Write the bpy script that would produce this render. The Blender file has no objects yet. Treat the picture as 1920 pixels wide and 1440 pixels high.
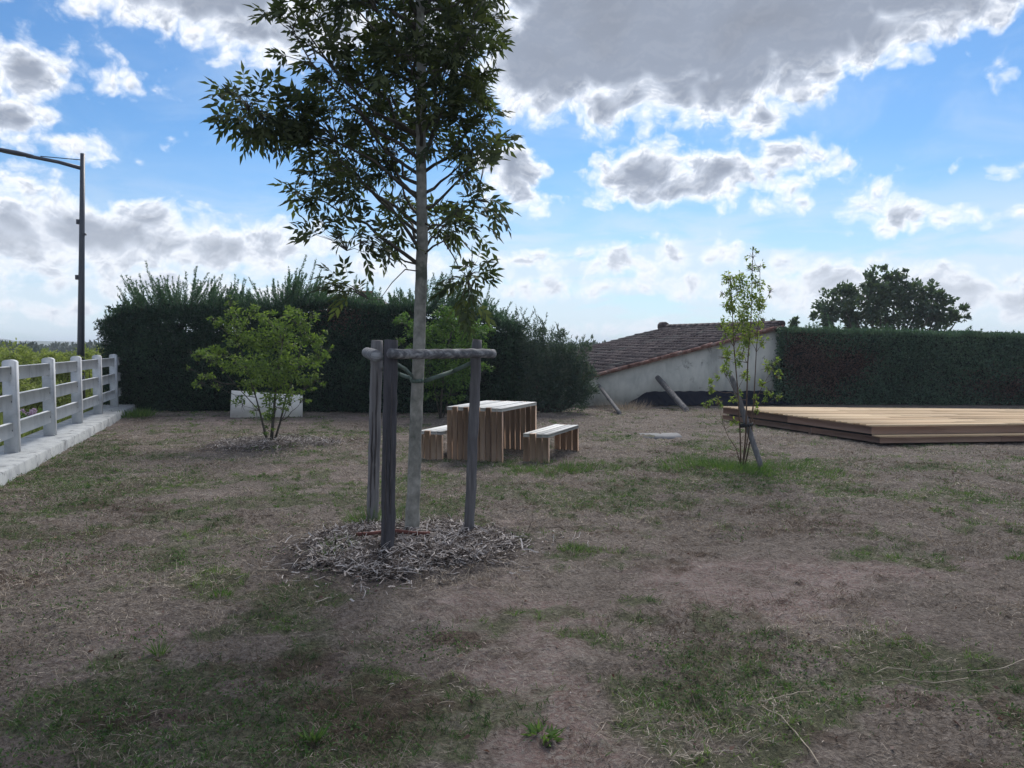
import bpy, math, random
import numpy as np
from mathutils import Vector

random.seed(7)
R = np.random.RandomState(11)
C = bpy.context.scene.collection
sc = bpy.context.scene
rad = math.radians

# ------------------------------------------------------------------ camera
CAM_Z, FPX, HORIZON = 1.6, 1450.0, 650.0
PITCH = math.atan((720 - HORIZON) / FPX)
cam_d = bpy.data.cameras.new('camera')
cam_d.sensor_width = 36
cam_d.lens = 36 * FPX / 1920
cam_d.clip_start = 0.05
cam_d.clip_end = 6000
cam = bpy.data.objects.new('camera', cam_d)
C.objects.link(cam)
cam.location = (0, 0, CAM_Z)
cam.rotation_euler = (math.pi / 2 - PITCH, 0, 0)
sc.camera = cam

# ------------------------------------------------------------------ exposure, render
sc.view_settings.view_transform = 'Standard'
sc.view_settings.look = 'None'
sc.view_settings.gamma = 1
sc.view_settings.exposure = 0.66
sc.view_settings.use_curve_mapping = False
sc.cycles.use_denoising = True
sc.cycles.max_bounces = 7
sc.cycles.diffuse_bounces = 3
sc.cycles.transmission_bounces = 4
sc.cycles.transparent_max_bounces = 6
sc.cycles.volume_bounces = 0

SUN_AZ, SUN_EL = 12.0, 44.0      # degrees right of the view axis (+Y), above the horizon
SKY_STRENGTH = 0.1


def ray(px, py):
    a, b = (px - 960) / FPX, (720 - py) / FPX
    cp, sp = math.cos(PITCH), math.sin(PITCH)
    return Vector((a, cp + b * sp, -sp + b * cp))


def P(px, py, Y):                 # the point at depth Y seen at a pixel of the photograph
    d = ray(px, py)
    return Vector((0, 0, CAM_Z)) + d * (Y / d.y)


def G(px, py, z=0.0):             # the point on the level z
    d = ray(px, py)
    return Vector((0, 0, CAM_Z)) + d * ((z - CAM_Z) / d.z)


# ------------------------------------------------------------------ node helpers
class N:
    def __init__(s, tree):
        s.t = tree

    def n(s, typ, **kw):
        nd = s.t.nodes.new(typ)
        for k, v in kw.items():
            setattr(nd, k, v)
        return nd

    def l(s, a, b):
        s.t.links.new(a, b)

    def put(s, sock, v):
        if hasattr(v, 'links') or isinstance(v, bpy.types.NodeSocket):
            s.l(v, sock)
        else:
            sock.default_value = v

    def math(s, op, a, b=0.0, c=None, clamp=False):
        nd = s.n('ShaderNodeMath', operation=op, use_clamp=clamp)
        s.put(nd.inputs[0], a)
        s.put(nd.inputs[1], b)
        if c is not None:
            s.put(nd.inputs[2], c)
        return nd.outputs[0]

    def vec(s, op, a, b=None, c=None, out=0):
        nd = s.n('ShaderNodeVectorMath', operation=op)
        s.put(nd.inputs[0], a)
        if b is not None:
            s.put(nd.inputs[1], b)
        if c is not None:
            s.put(nd.inputs[2], c)
        return nd.outputs[out]

    def noise(s, v, scale, detail=4, rough=0.55, dist=0.0, out=0):
        nd = s.n('ShaderNodeTexNoise')
        s.l(v, nd.inputs['Vector'])
        nd.inputs['Scale'].default_value = scale
        nd.inputs['Detail'].default_value = detail
        nd.inputs['Roughness'].default_value = rough
        nd.inputs['Distortion'].default_value = dist
        return nd.outputs[out]

    def ramp(s, f, stops, interp='LINEAR'):
        nd = s.n('ShaderNodeValToRGB')
        nd.color_ramp.interpolation = interp
        el = nd.color_ramp.elements
        while len(el) > 1:
            el.remove(el[-1])
        for i, (p, c) in enumerate(stops):
            e = el[0] if i == 0 else el.new(p)
            e.position = p
            e.color = tuple(c) + (1,) if len(c) == 3 else c
        s.put(nd.inputs[0], f)
        return nd.outputs[0]

    def smooth(s, f, a, b):
        nd = s.n('ShaderNodeMapRange', interpolation_type='SMOOTHSTEP')
        s.put(nd.inputs[0], f)
        nd.inputs[1].default_value = a
        nd.inputs[2].default_value = b
        return nd.outputs[0]

    def mix(s, f, a, b, mode='MIX'):
        nd = s.n('ShaderNodeMix', data_type='RGBA', blend_type=mode)
        s.put(nd.inputs[0], f)
        for k, v in ((6, a), (7, b)):
            if isinstance(v, (tuple, list)) and len(v) == 3:
                v = tuple(v) + (1,)
            s.put(nd.inputs[k], v)
        return nd.outputs[2]


# ------------------------------------------------------------------ world: clear sky with clouds laid out by azimuth and elevation
def build_world():
    w = bpy.data.worlds.new('World')
    sc.world = w
    w.use_nodes = True
    t = w.node_tree
    t.nodes.clear()
    k = N(t)
    out = k.n('ShaderNodeOutputWorld')
    bg = k.n('ShaderNodeBackground')
    bg.inputs[1].default_value = SKY_STRENGTH
    k.l(bg.outputs[0], out.inputs[0])
    sky = k.n('ShaderNodeTexSky', sky_type='NISHITA')
    sky.sun_disc = False
    sky.sun_elevation = rad(SUN_EL)
    sky.sun_rotation = rad(SUN_AZ)
    sky.air_density = 1.0
    sky.dust_density = 0.3
    sky.ozone_density = 3.5
    tc = k.n('ShaderNodeTexCoord')
    sep = k.n('ShaderNodeSeparateXYZ')
    k.l(tc.outputs['Generated'], sep.inputs[0])
    az = k.math('ARCTAN2', sep.outputs[0], sep.outputs[1])
    el = k.math('ARCSINE', sep.outputs[2])
    com = k.n('ShaderNodeCombineXYZ')                     # milliradian-like units
    k.l(k.math('MULTIPLY', az, FPX), com.inputs[0])
    k.l(k.math('MULTIPLY', el, FPX), com.inputs[1])
    p0 = com.outputs[0]
    # warp
    w1 = k.noise(p0, 0.0075, 3, 0.5, out=1)
    w2 = k.noise(p0, 0.03, 5, 0.62, out=1)
    wv = k.vec('MULTIPLY', k.vec('SUBTRACT', w1, (0.5, 0.5, 0.5)), (95, 70, 0))
    wv2 = k.vec('MULTIPLY', k.vec('SUBTRACT', w2, (0.5, 0.5, 0.5)), (26, 22, 0))
    p = k.vec('ADD', k.vec('ADD', p0, wv), wv2)
    blobs = [
        # the big grey cloud over the right half
        (1160, 30, 250, 150), (1420, 40, 320, 130), (1750, -20, 330, 90), (1020, 120, 130, 95), (1330, 150, 200, 75),
        (1150, 185, 150, 50), (1440, 215, 75, 38), (1500, 160, 90, 40), (1620, 60, 190, 70), (860, 30, 120, 80),
        # upper left band
        (380, -25, 330, 75), (500, 60, 130, 60), (150, -20, 160, 30), (620, 40, 120, 60), (445, 60, 60, 40),
        # left cumulus
        (40, 130, 85, 65), (15, 215, 105, 55), (110, 262, 95, 26), (-80, 180, 120, 90),
        (215, 125, 78, 22), (230, 150, 60, 16), (160, 68, 18, 8), (110, 145, 26, 12), (362, 266, 16, 7),
        # long bank low on the left
        (20, 345, 85, 34), (180, 435, 230, 78), (420, 458, 235, 52), (10, 440, 190, 70), (290, 410, 80, 44), (520, 440, 90, 32),
        (-150, 400, 200, 90),
        # puffs right of the tree
        (955, 320, 64, 62), (985, 365, 44, 40), (915, 350, 40, 30),
        # floating cumulus
        (1205, 318, 98, 58), (1250, 352, 165, 42), (1345, 332, 100, 56), (1440, 345, 80, 30), (1478, 298, 75, 36), (1535, 303, 52, 24),
        (1465, 388, 55, 20), (1640, 340, 40, 14),
        (1675, 392, 88, 48), (1775, 395, 70, 25), (1905, 300, 50, 13), (1905, 392, 30, 14), (1900, 130, 28, 16),
        (2080, 240, 120, 60), (2150, 420, 130, 40),
        # low rows
        (1180, 492, 125, 34), (1262, 478, 55, 28), (1345, 478, 44, 26), (1000, 490, 120, 22), (905, 480, 60, 20), (740, 500, 120, 22), (1300, 530, 160, 20), (1050, 540, 150, 22),
        (1560, 540, 170, 48), (1760, 548, 210, 56), (1930, 560, 160, 52), (1500, 510, 80, 24),
        (1180, 622, 110, 16), (330, 530, 290, 34), (80, 510, 160, 26), (620, 560, 140, 30), (100, 580, 200, 22),
    ]
    cur = None
    for (bx, by, rx, ry) in blobs:
        d = ray(bx, by)
        a = math.atan2(d.x, d.y)
        e = math.asin(d.z / d.length)
        ca = math.cos(a)
        rx2, ry2 = rx * ca * ca, ry * ca
        cx, cy = a * FPX, e * FPX
        v = k.vec('MULTIPLY_ADD', p, (1 / rx2, 1 / ry2, 0), (-cx / rx2, -cy / ry2, 0))
        ln = k.vec('LENGTH', v, out=1)
        m = min(rx2, ry2)
        s_ = k.math('MULTIPLY_ADD', ln, -m, float(m))
        cur = s_ if cur is None else k.math('SMOOTH_MAX', cur, s_, 14.0)
    # clouds elsewhere round the sky
    back = k.noise(k.vec('MULTIPLY', p0, (1, 1.6, 1)), 0.0028, 4, 0.5)
    backs = k.math('MULTIPLY', k.math('SUBTRACT', back, 0.5), 420.0)
    behind = k.smooth(k.math('ABSOLUTE', az), 0.72, 0.95)
    high = k.smooth(el, 0.55, 0.72)
    bm = k.math('MAXIMUM', behind, high)
    cur = k.math('ADD', k.math('MULTIPLY', cur, k.math('SUBTRACT', 1.0, bm)), k.math('MULTIPLY', backs, bm))
    # cauliflower detail
    q = k.vec('ADD', p0, wv)
    q1 = k.vec('MULTIPLY', q, (1, 1.25, 1))
    def puffs(v, det=3.0):
        nd = k.n('ShaderNodeTexVoronoi', feature='SMOOTH_F1', voronoi_dimensions='2D')
        nd.inputs['Smoothness'].default_value = 0.35
        nd.inputs['Scale'].default_value = 0.019
        nd.inputs['Detail'].default_value = det
        nd.inputs['Roughness'].default_value = 0.46
        nd.inputs['Lacunarity'].default_value = 2.2
        k.l(v, nd.inputs['Vector'])
        b_ = k.math('MULTIPLY', nd.outputs['Distance'], -0.95)
        return k.math('ADD', k.math('ADD', b_, 0.92), k.math('MULTIPLY', k.noise(v, 0.03, 7, 0.55, 0.1), 0.0))
    qw = k.vec('ADD', q1, k.vec('MULTIPLY', k.vec('SUBTRACT', k.noise(p0, 0.05, 4, 0.55, out=1), (0.5, 0.5, 0.5)), (20, 16, 0)))
    f1 = k.math('ADD', k.math('MULTIPLY', puffs(qw), 0.55), k.math('MULTIPLY', k.noise(q1, 0.02, 8, 0.5, 0.1), 0.45))
    qs = k.vec('ADD', qw, (-2.0, 6.0, 0))
    f2 = k.math('ADD', k.math('MULTIPLY', puffs(qs), 0.55), k.math('MULTIPLY', k.noise(k.vec('ADD', q1, (-2.0, 6.0, 0)), 0.02, 8, 0.5, 0.1), 0.45))
    relief = k.math('SUBTRACT', f1, f2)
    s = k.math('ADD', cur, k.math('MULTIPLY', k.math('SUBTRACT', f1, 0.37), 66.0))
    calm = k.math('SUBTRACT', 1.0, k.math('MULTIPLY', k.smooth(cur, 15.0, 60.0), 0.82))
    dens = k.smooth(s, -9.0, 24.0)
    # soft veil that thickens towards the horizon
    veil_n = k.noise(k.vec('MULTIPLY', p0, (0.35, 1.6, 1)), 0.012, 6, 0.6, 0.4)
    lowness = k.math('SUBTRACT', 1.0, k.smooth(el, 0.03, 0.25))
    veil = k.math('MULTIPLY', lowness, k.math('ADD', 0.62, k.smooth(veil_n, 0.35, 0.62)), clamp=True)
    thin_n = k.noise(k.vec('MULTIPLY', p0, (0.6, 1.2, 1)), 0.006, 6, 0.6, 0.6)
    thin = k.math('MULTIPLY', k.smooth(thin_n, 0.42, 0.75), 0.38)
    veil = k.math('MULTIPLY', k.math('MAXIMUM', veil, thin), 0.8)
    # colour: thin parts glow, thick parts go grey
    broad = k.noise(k.vec('MULTIPLY', q, (0.8, 1.5, 1)), 0.009, 5, 0.5, 0.3)
    fL = k.math('ADD', k.math('MULTIPLY', puffs(q1, 1.0), .6), k.math('MULTIPLY', k.noise(q1, 0.02, 3, 0.45), .4))
    sL = k.math('ADD', cur, k.math('MULTIPLY', k.math('SUBTRACT', fL, 0.40), 75.0))
    thick = k.math('ADD', k.math('ADD', k.math('MULTIPLY', s, 0.25), k.math('MULTIPLY', sL, 0.75)), k.math('MULTIPLY', k.math('MULTIPLY', relief, calm), -70.0))
    shade = k.math('MULTIPLY', k.smooth(thick, 2.0, 58.0), k.math('SUBTRACT', 1.0, k.math('MULTIPLY', behind, 0.75)))  # clouds behind the camera whitened to add fill on camera-facing sides
    cloud = k.ramp(shade, [(0.0, (0.92, 0.94, 0.97)), (0.22, (0.80, 0.83, 0.88)), (0.5, (0.50, 0.55, 0.64)), (1.0, (0.28, 0.32, 0.395))])
    cloud = k.mix(k.math('MULTIPLY', k.smooth(k.math('ADD', cur, k.math('MULTIPLY', k.math('SUBTRACT', broad, .5), 160.)), 60.0, 150.0), k.math('SUBTRACT', 0.55, k.math('MULTIPLY', behind, 0.55))), cloud, (0.21, 0.23, 0.27))
    lit = k.math('MULTIPLY', k.smooth(relief, -0.03, 0.10), calm)
    cloud = k.mix(k.math('MULTIPLY', lit, 0.16), cloud, (0.97, 0.97, 0.97))
    low2 = k.math('SUBTRACT', 1.0, k.smooth(el, 0.03, 0.20))
    cloud = k.mix(k.math('MULTIPLY', low2, 0.5), cloud, (0.70, 0.74, 0.79))
    tint = k.vec('MULTIPLY', sky.outputs[0], SKYTINT)
    tint = k.vec('SCALE', tint)
    tint.node.inputs['Scale'].default_value = SKYGAIN
    def up(v):
        nd = k.n('ShaderNodeVectorMath', operation='SCALE')
        k.put(nd.inputs[0], v)
        nd.inputs['Scale'].default_value = 1.0 / SKY_STRENGTH
        return nd.outputs[0]
    cloud = k.mix(1.0, cloud, (.77, .775, .79), "MULTIPLY")
    veilc = k.n('ShaderNodeRGB')
    veilc.outputs[0].default_value = (0.50, 0.565, 0.64, 1)
    c1 = k.mix(veil, tint, up(veilc.outputs[0]))
    c2 = k.mix(dens, c1, up(cloud))
    k.l(c2, bg.inputs[0])
    w.cycles.sampling_method = 'MANUAL'
    w.cycles.sample_map_resolution = 512


SKYTINT = (0.62, 0.90, 1.10)
SKYGAIN = 0.70
build_world()

sun_d = bpy.data.lights.new('sun', 'SUN')
sun_d.energy = 2.6
sun_d.angle = rad(32)
sun_d.color = (1.0, 0.95, 0.88)
sun = bpy.data.objects.new('sun', sun_d)
C.objects.link(sun)
sdir = Vector((math.sin(rad(SUN_AZ)) * math.cos(rad(SUN_EL)), math.cos(rad(SUN_AZ)) * math.cos(rad(SUN_EL)), math.sin(rad(SUN_EL))))
sun.rotation_euler = sdir.to_track_quat('Z', 'Y').to_euler()
sun.location = (0, 10, 30)


# ------------------------------------------------------------------ numpy noise
_perm = np.random.RandomState(3).rand(512, 512)


def vnoise(x, y):
    xi, yi = np.floor(x).astype(int), np.floor(y).astype(int)
    fx, fy = x - xi, y - yi
    fx, fy = fx * fx * (3 - 2 * fx), fy * fy * (3 - 2 * fy)
    g = lambda a, b: _perm[a % 512, b % 512]
    return (g(xi, yi) * (1 - fx) + g(xi + 1, yi) * fx) * (1 - fy) + (g(xi, yi + 1) * (1 - fx) + g(xi + 1, yi + 1) * fx) * fy


def fbm(x, y, freq, octv=4, seed=0, gain=0.5):
    s, a, tot = 0, 1.0, 0
    for i in range(octv):
        s = s + a * vnoise(x * freq + seed * 17.3 + i * 31.7, y * freq + seed * 9.1 + i * 13.3)
        tot += a
        a *= gain
        freq *= 2.03
    return s / tot


# ------------------------------------------------------------------ mesh helpers
def tag(o, label=None, cat=None, group=None, kind=None):
    if label: o['label'] = label
    if cat: o['category'] = cat
    if group: o['group'] = group
    if kind: o['kind'] = kind
    return o


def world_loc(o):
    v = Vector((0, 0, 0))
    while o is not None:
        v += o.location
        o = o.parent
    return v


def thing(name, label, cat, loc=(0, 0, 0), group=None):
    o = bpy.data.objects.new(name, None)
    o.empty_display_size = 0.2
    C.objects.link(o)
    o.location = loc
    return tag(o, label, cat, group)


class MB:
    def __init__(s):
        s.V, s.F, s.A, s.n = [], [], [], 0

    def add(s, verts, faces, rnd=None):
        verts = np.asarray(verts, float).reshape(-1, 3)
        s.V.append(verts)
        s.A.append(np.full(len(verts), random.random()) if rnd is None else np.broadcast_to(np.asarray(rnd, float), (len(verts),)))
        for f in faces:
            f = np.asarray(f, int)
            s.F.append(f.reshape(-1, f.shape[-1]) + s.n)
        s.n += len(verts)

    def box(s, c, ax, ay, az, rnd=None, bevel=0.0):     # centre and three half-axis vectors
        c, ax, ay, az = (np.array(v, float) for v in (c, ax, ay, az))
        if bevel <= 0:
            v = [c + i * ax + j * ay + k_ * az for k_ in (-1, 1) for j in (-1, 1) for i in (-1, 1)]
            s.add(v, [np.array([[0, 2, 3, 1], [4, 5, 7, 6], [0, 1, 5, 4], [2, 6, 7, 3], [0, 4, 6, 2], [1, 3, 7, 5]])], rnd)
            return
        la, lb, lc = (np.linalg.norm(v) for v in (ax, ay, az))
        b = min(bevel, la * .45, lb * .45, lc * .45)
        ia, ib, ic = 1 - b / la, 1 - b / lb, 1 - b / lc
        # 24 vertices: per corner one on each face
        v, idx = [], {}
        for k_ in (-1, 1):
            for j in (-1, 1):
                for i in (-1, 1):
                    for t, (p, q, r) in enumerate(((1, ib, ic), (ia, 1, ic), (ia, ib, 1))):
                        idx[(i, j, k_, t)] = len(v)
                        v.append(c + i * p * ax + j * q * ay + k_ * r * az)
        quads, tris = [], []
        for a in (-1, 1):
            quads.append([idx[(a, -1, -1, 0)], idx[(a, 1, -1, 0)], idx[(a, 1, 1, 0)], idx[(a, -1, 1, 0)]][::a])
            quads.append([idx[(-1, a, -1, 1)], idx[(-1, a, 1, 1)], idx[(1, a, 1, 1)], idx[(1, a, -1, 1)]][::a])
            quads.append([idx[(-1, -1, a, 2)], idx[(1, -1, a, 2)], idx[(1, 1, a, 2)], idx[(-1, 1, a, 2)]][::a])
            for b_ in (-1, 1):
                quads.append([idx[(a, b_, -1, 0)], idx[(a, b_, 1, 0)], idx[(a, b_, 1, 1)], idx[(a, b_, -1, 1)]])
                quads.append([idx[(a, -1, b_, 0)], idx[(a, 1, b_, 0)], idx[(a, 1, b_, 2)], idx[(a, -1, b_, 2)]])
                quads.append([idx[(-1, a, b_, 1)], idx[(1, a, b_, 1)], idx[(1, a, b_, 2)], idx[(-1, a, b_, 2)]])
                for c_ in (-1, 1):
                    tris.append([idx[(a, b_, c_, 0)], idx[(a, b_, c_, 1)], idx[(a, b_, c_, 2)]])
        s.add(v, [np.array(quads), np.array(tris)], rnd)

    def bar(s, a, b, w, h, rnd=None, bevel=0.0, up=(0, 0, 1)):   # beam from a to b
        a, b, up = np.array(a, float), np.array(b, float), np.array(up, float)
        d = b - a
        L = np.linalg.norm(d)
        d = d / L
        side = np.cross(d, up)
        side /= np.linalg.norm(side)
        u2 = np.cross(side, d)
        s.box((a + b) / 2, d * L / 2, side * w / 2, u2 * h / 2, rnd, bevel)

    def tube(s, pts, rads, sides=6, rnd=None, cap=True, rough=0.0):
        pts = np.array([tuple(p) for p in pts], float)
        n = len(pts)
        rads = np.broadcast_to(np.asarray(rads, float), (n,))
        d = np.gradient(pts, axis=0)
        d /= np.linalg.norm(d, axis=1)[:, None] + 1e-9
        ref = np.array([0, 0, 1.0]) if abs(d[:, 2]).mean() < 0.8 else np.array([1.0, 0, 0])
        a = np.cross(d, ref)
        a /= np.linalg.norm(a, axis=1)[:, None] + 1e-9
        b = np.cross(d, a)
        th = np.arange(sides) * 2 * math.pi / sides
        rr = rads[:, None] * (1 + rough * (R.rand(n, sides) - .5)) if rough else np.repeat(rads[:, None], sides, 1)
        v = pts[:, None, :] + rr[..., None] * (np.cos(th)[None, :, None] * a[:, None, :] + np.sin(th)[None, :, None] * b[:, None, :])
        v = v.reshape(-1, 3)
        i = np.arange(n - 1)[:, None] * sides
        j = np.arange(sides)[None, :]
        j2 = (j + 1) % sides
        q = np.stack([i + j, i + j2, i + sides + j2, i + sides + j], -1).reshape(-1, 4)
        fs = [q]
        if cap:
            fs.append(np.arange(sides)[::-1].reshape(1, -1))
            fs.append((np.arange(sides) + (n - 1) * sides).reshape(1, -1))
        s.add(v, fs, rnd)

    def leaves(s, base, axis, nrm, L, W, rnd, fold=0.25, wide=0.42):
        """one folded lance-shaped leaf (4 vertices) per row"""
        n = len(base)
        if n == 0: return
        axis = axis / (np.linalg.norm(axis, axis=1)[:, None] + 1e-9)
        side = np.cross(axis, nrm)
        side /= np.linalg.norm(side, axis=1)[:, None] + 1e-9
        up = np.cross(side, axis)
        L = np.broadcast_to(L, (n,))[:, None]
        W = np.broadcast_to(W, (n,))[:, None]
        mid = base + axis * L * wide + up * W * fold
        v = np.stack([base, mid + side * W / 2, base + axis * L, mid - side * W / 2], 1).reshape(-1, 3)
        f = np.arange(n * 4).reshape(-1, 4)
        s.add(v, [f], np.repeat(np.broadcast_to(rnd, (n,)), 4))

    def build(s, name, mat, parent=None, smooth=False, extra=None):
        V = np.concatenate(s.V)
        off = np.array(world_loc(parent)) if parent is not None else np.zeros(3)
        V = V - off
        me = bpy.data.meshes.new(name)
        me.vertices.add(len(V))
        me.vertices.foreach_set('co', V.astype(np.float32).ravel())
        loops = np.concatenate([f.ravel() for f in s.F])
        sizes = np.concatenate([np.full(len(f), f.shape[1]) for f in s.F])
        starts = np.concatenate([[0], np.cumsum(sizes)[:-1]])
        me.loops.add(len(loops))
        me.loops.foreach_set('vertex_index', loops.astype(np.int32))
        me.polygons.add(len(sizes))
        me.polygons.foreach_set('loop_start', starts.astype(np.int32))
        me.polygons.foreach_set('loop_total', sizes.astype(np.int32))
        if smooth:
            me.polygons.foreach_set('use_smooth', np.ones(len(sizes), bool))
        at = me.attributes.new('rnd', 'FLOAT', 'POINT')
        at.data.foreach_set('value', np.concatenate(s.A).astype(np.float32))
        for nm, arr in (extra or {}).items():
            a2 = me.attributes.new(nm, 'FLOAT', 'POINT')
            a2.data.foreach_set('value', arr.astype(np.float32))
        me.update(calc_edges=True)
        me.validate()
        me.materials.append(mat)
        o = bpy.data.objects.new(name, me)
        C.objects.link(o)
        if parent is not None:
            o.parent = parent
        return o


def unit(v):
    return v / (np.linalg.norm(v, axis=-1, keepdims=True) + 1e-9)


def rdir(n, zb=0.0, sp=1.0):
    v = R.randn(n, 3) * sp
    v[:, 2] += zb
    return unit(v)


# ------------------------------------------------------------------ materials
def new_mat(name):
    m = bpy.data.materials.new(name)
    m.use_nodes = True
    m.node_tree.nodes.clear()
    k = N(m.node_tree)
    out = k.n('ShaderNodeOutputMaterial')
    return m, k, out


def principled(k, out, col, rough=0.8, bump=None, bs=0.3, bd=0.01, spec=0.3, metal=0.0):
    b = k.n('ShaderNodeBsdfPrincipled')
    k.put(b.inputs['Base Color'], col if not isinstance(col, (tuple, list)) else tuple(col) + (1,))
    k.put(b.inputs['Roughness'], rough)
    b.inputs['Specular IOR Level'].default_value = spec
    b.inputs['Metallic'].default_value = metal
    if bump is not None:
        bn = k.n('ShaderNodeBump')
        bn.inputs['Strength'].default_value = bs
        bn.inputs['Distance'].default_value = bd
        k.l(bump, bn.inputs['Height'])
        k.l(bn.outputs[0], b.inputs['Normal'])
    if out is not None:
        k.l(b.outputs[0], out.inputs[0])
    return b


def mottled(name, cols, scale=8, stretch=(1, 1, 1), rough=0.85, bump=0.4, bd=0.01, detail=6, use_rnd=0.0, dirt=None, dirt_scale=1.5, dirt_range=(.52, .68), spec=0.25):
    m, k, out = new_mat(name)
    tc = k.n('ShaderNodeTexCoord')
    v = k.vec('MULTIPLY', tc.outputs['Object'], stretch)
    n1 = k.noise(v, scale, detail, 0.6, 0.2)
    f = n1
    if use_rnd:
        at = k.n('ShaderNodeAttribute', attribute_name='rnd')
        f = k.math('ADD', k.math('MULTIPLY', n1, 1 - use_rnd), k.math('MULTIPLY', at.outputs['Fac'], use_rnd))
    lo, hi = (0.34, 0.66) if not use_rnd else (0.25, 0.75)
    st = [(lo + (hi - lo) * i / (len(cols) - 1), c) for i, c in enumerate(cols)]
    col = k.ramp(f, st)
    if dirt is not None:
        d = k.smooth(k.noise(tc.outputs['Object'], dirt_scale, 5, 0.65, 0.3), *dirt_range)
        col = k.mix(d, col, dirt)
    principled(k, out, col, rough, n1, bump, bd, spec)
    return m


def leafy(name, cols, trans=0.35, tint=(1.0, 1.15, 0.5), rough=0.6, spec=0.15):
    m, k, out = new_mat(name)
    at = k.n('ShaderNodeAttribute', attribute_name='rnd')
    st = [(i / (len(cols) - 1), c) for i, c in enumerate(cols)]
    col = k.ramp(at.outputs['Fac'], st)
    b = principled(k, None, col, rough, spec=spec)
    tr = k.n('ShaderNodeBsdfTranslucent')
    tcol = k.vec('MULTIPLY', col, tint)
    k.l(tcol, tr.inputs[0])
    mx = k.n('ShaderNodeMixShader')
    mx.inputs[0].default_value = trans
    k.l(b.outputs[0], mx.inputs[1])
    k.l(tr.outputs[0], mx.inputs[2])
    k.l(mx.outputs[0], out.inputs[0])
    return m


M = {}
M['stake_wood'] = mottled('weathered_stake', [(.06, .058, .062), (.125, .12, .125), (.22, .21, .21)], 9, (4, 4, .35), bump=.3, bd=.004, use_rnd=.25,
                          dirt=(.035, .033, .04), dirt_scale=1.3, dirt_range=(.55, .72))
M['front_stake_wood'] = mottled('dark_front_stake', [(.035, .033, .038), (.075, .072, .08), (.15, .145, .15)], 9, (4, 4, .35), bump=.3, bd=.004, use_rnd=.2)
M['bar_wood'] = mottled('weathered_crossbar', [(.06, .062, .07), (.13, .13, .14), (.32, .325, .33)], 4, (.5, 6, 6), bump=.4, bd=.005)
M['split_wood'] = mottled('split_wood', [(.03, .028, .03), (.10, .09, .09)], 10, (6, 6, .6), bump=1, bd=.01)
M['bark'] = mottled('pale_bark', [(.15, .148, .13), (.235, .23, .205), (.33, .32, .285)], 14, (1, 1, .8), bump=.45, bd=.005, dirt=(.10, .11, .09), dirt_scale=4)
M['dark_bark'] = mottled('dark_bark', [(.04, .036, .03), (.10, .09, .075)], 20, (1, 1, .5), bump=.5, bd=.004)
M['brown_stem'] = mottled('brown_stem', [(.06, .04, .03), (.15, .10, .07)], 20, (1, 1, .4), bump=.5, bd=.004)
M['strap'] = mottled('strap_rubber', [(.07, .10, .085), (.14, .19, .165)], 10, rough=.6, bump=.1)
M['black_rubber'] = mottled('black_rubber', [(.01, .011, .014), (.025, .026, .03)], 10, rough=.5, bump=.1)
M['ash_leaf'] = leafy('ash_leaf', [(.04, .055, .035), (.07, .088, .048), (.12, .14, .065)], trans=.42)
M['maple_leaf'] = leafy('field_maple_leaf', [(.065, .11, .038), (.12, .185, .06), (.20, .26, .085)], trans=.46, tint=(1.1, 1.2, .5))
M['mid_leaf'] = leafy('mid_green_leaf', [(.05, .10, .035), (.10, .18, .055), (.17, .26, .08)], trans=.4)
M['sapling_leaf'] = leafy('sapling_leaf', [(.10, .15, .05), (.17, .24, .075), (.30, .34, .10)], trans=.5, tint=(1.2, 1.25, .5))
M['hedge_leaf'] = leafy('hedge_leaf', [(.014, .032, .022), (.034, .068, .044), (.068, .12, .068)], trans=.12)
M['hedge_shoot'] = leafy('hedge_shoot', [(.04, .09, .065), (.08, .145, .10), (.12, .20, .125)], trans=.35)
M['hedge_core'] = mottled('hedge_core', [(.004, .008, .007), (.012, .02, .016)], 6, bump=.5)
M['rhedge_leaf'] = leafy('laurel_hedge_leaf', [(.045, .085, .062), (.08, .14, .095), (.13, .20, .12)], trans=.15)
M['brown_leaf'] = leafy('dead_hedge_leaf', [(.08, .05, .045), (.13, .08, .068), (.18, .115, .09)], trans=.15, tint=(1.2, .8, .6))
M['cypress_leaf'] = leafy('cypress_leaf', [(.04, .07, .06), (.075, .115, .09), (.12, .17, .12)], trans=.25)
M['far_leaf'] = leafy('far_tree_leaf', [(.05, .08, .065), (.085, .125, .09), (.13, .175, .11)], trans=.3)
M['field_leaf'] = leafy('field_shrub_leaf', [(.14, .17, .055), (.25, .29, .10), (.42, .44, .19)], trans=.4)
M['dark_wood_leaf'] = leafy('distant_wood_leaf', [(.03, .05, .035), (.05, .075, .045), (.09, .12, .06)], trans=.1)
M['white_fence'] = mottled('white_concrete_fence', [(.36, .38, .40), (.52, .54, .565), (.60, .62, .64)], 3, bump=.15, bd=.004, rough=.7, dirt=(.22, .23, .245), dirt_scale=6, dirt_range=(.62, .8))
M['fence_rail'] = mottled('brightened_fence_rail', [(.52, .545, .57), (.66, .685, .71), (.72, .74, .76)], 3, bump=.12, bd=.003, rough=.65, dirt=(.36, .375, .39), dirt_scale=7, dirt_range=(.62, .8))  # paler than the posts, to offset the dimmer light on the rail faces
M['concrete'] = mottled('cast_concrete', [(.24, .25, .26), (.34, .355, .36), (.40, .41, .41)], 4, bump=.3, bd=.006, dirt=(.10, .105, .11), dirt_scale=5, dirt_range=(.54, .70))
M['slab'] = mottled('slab_concrete', [(.12, .125, .13), (.18, .18, .185)], 8, bump=.3, bd=.004)
M['panel'] = mottled('cream_panel', [(.60, .59, .56), (.72, .71, .67)], 3, bump=.1, bd=.004, dirt=(.30, .28, .24), dirt_scale=7, dirt_range=(.6, .8))
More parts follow.
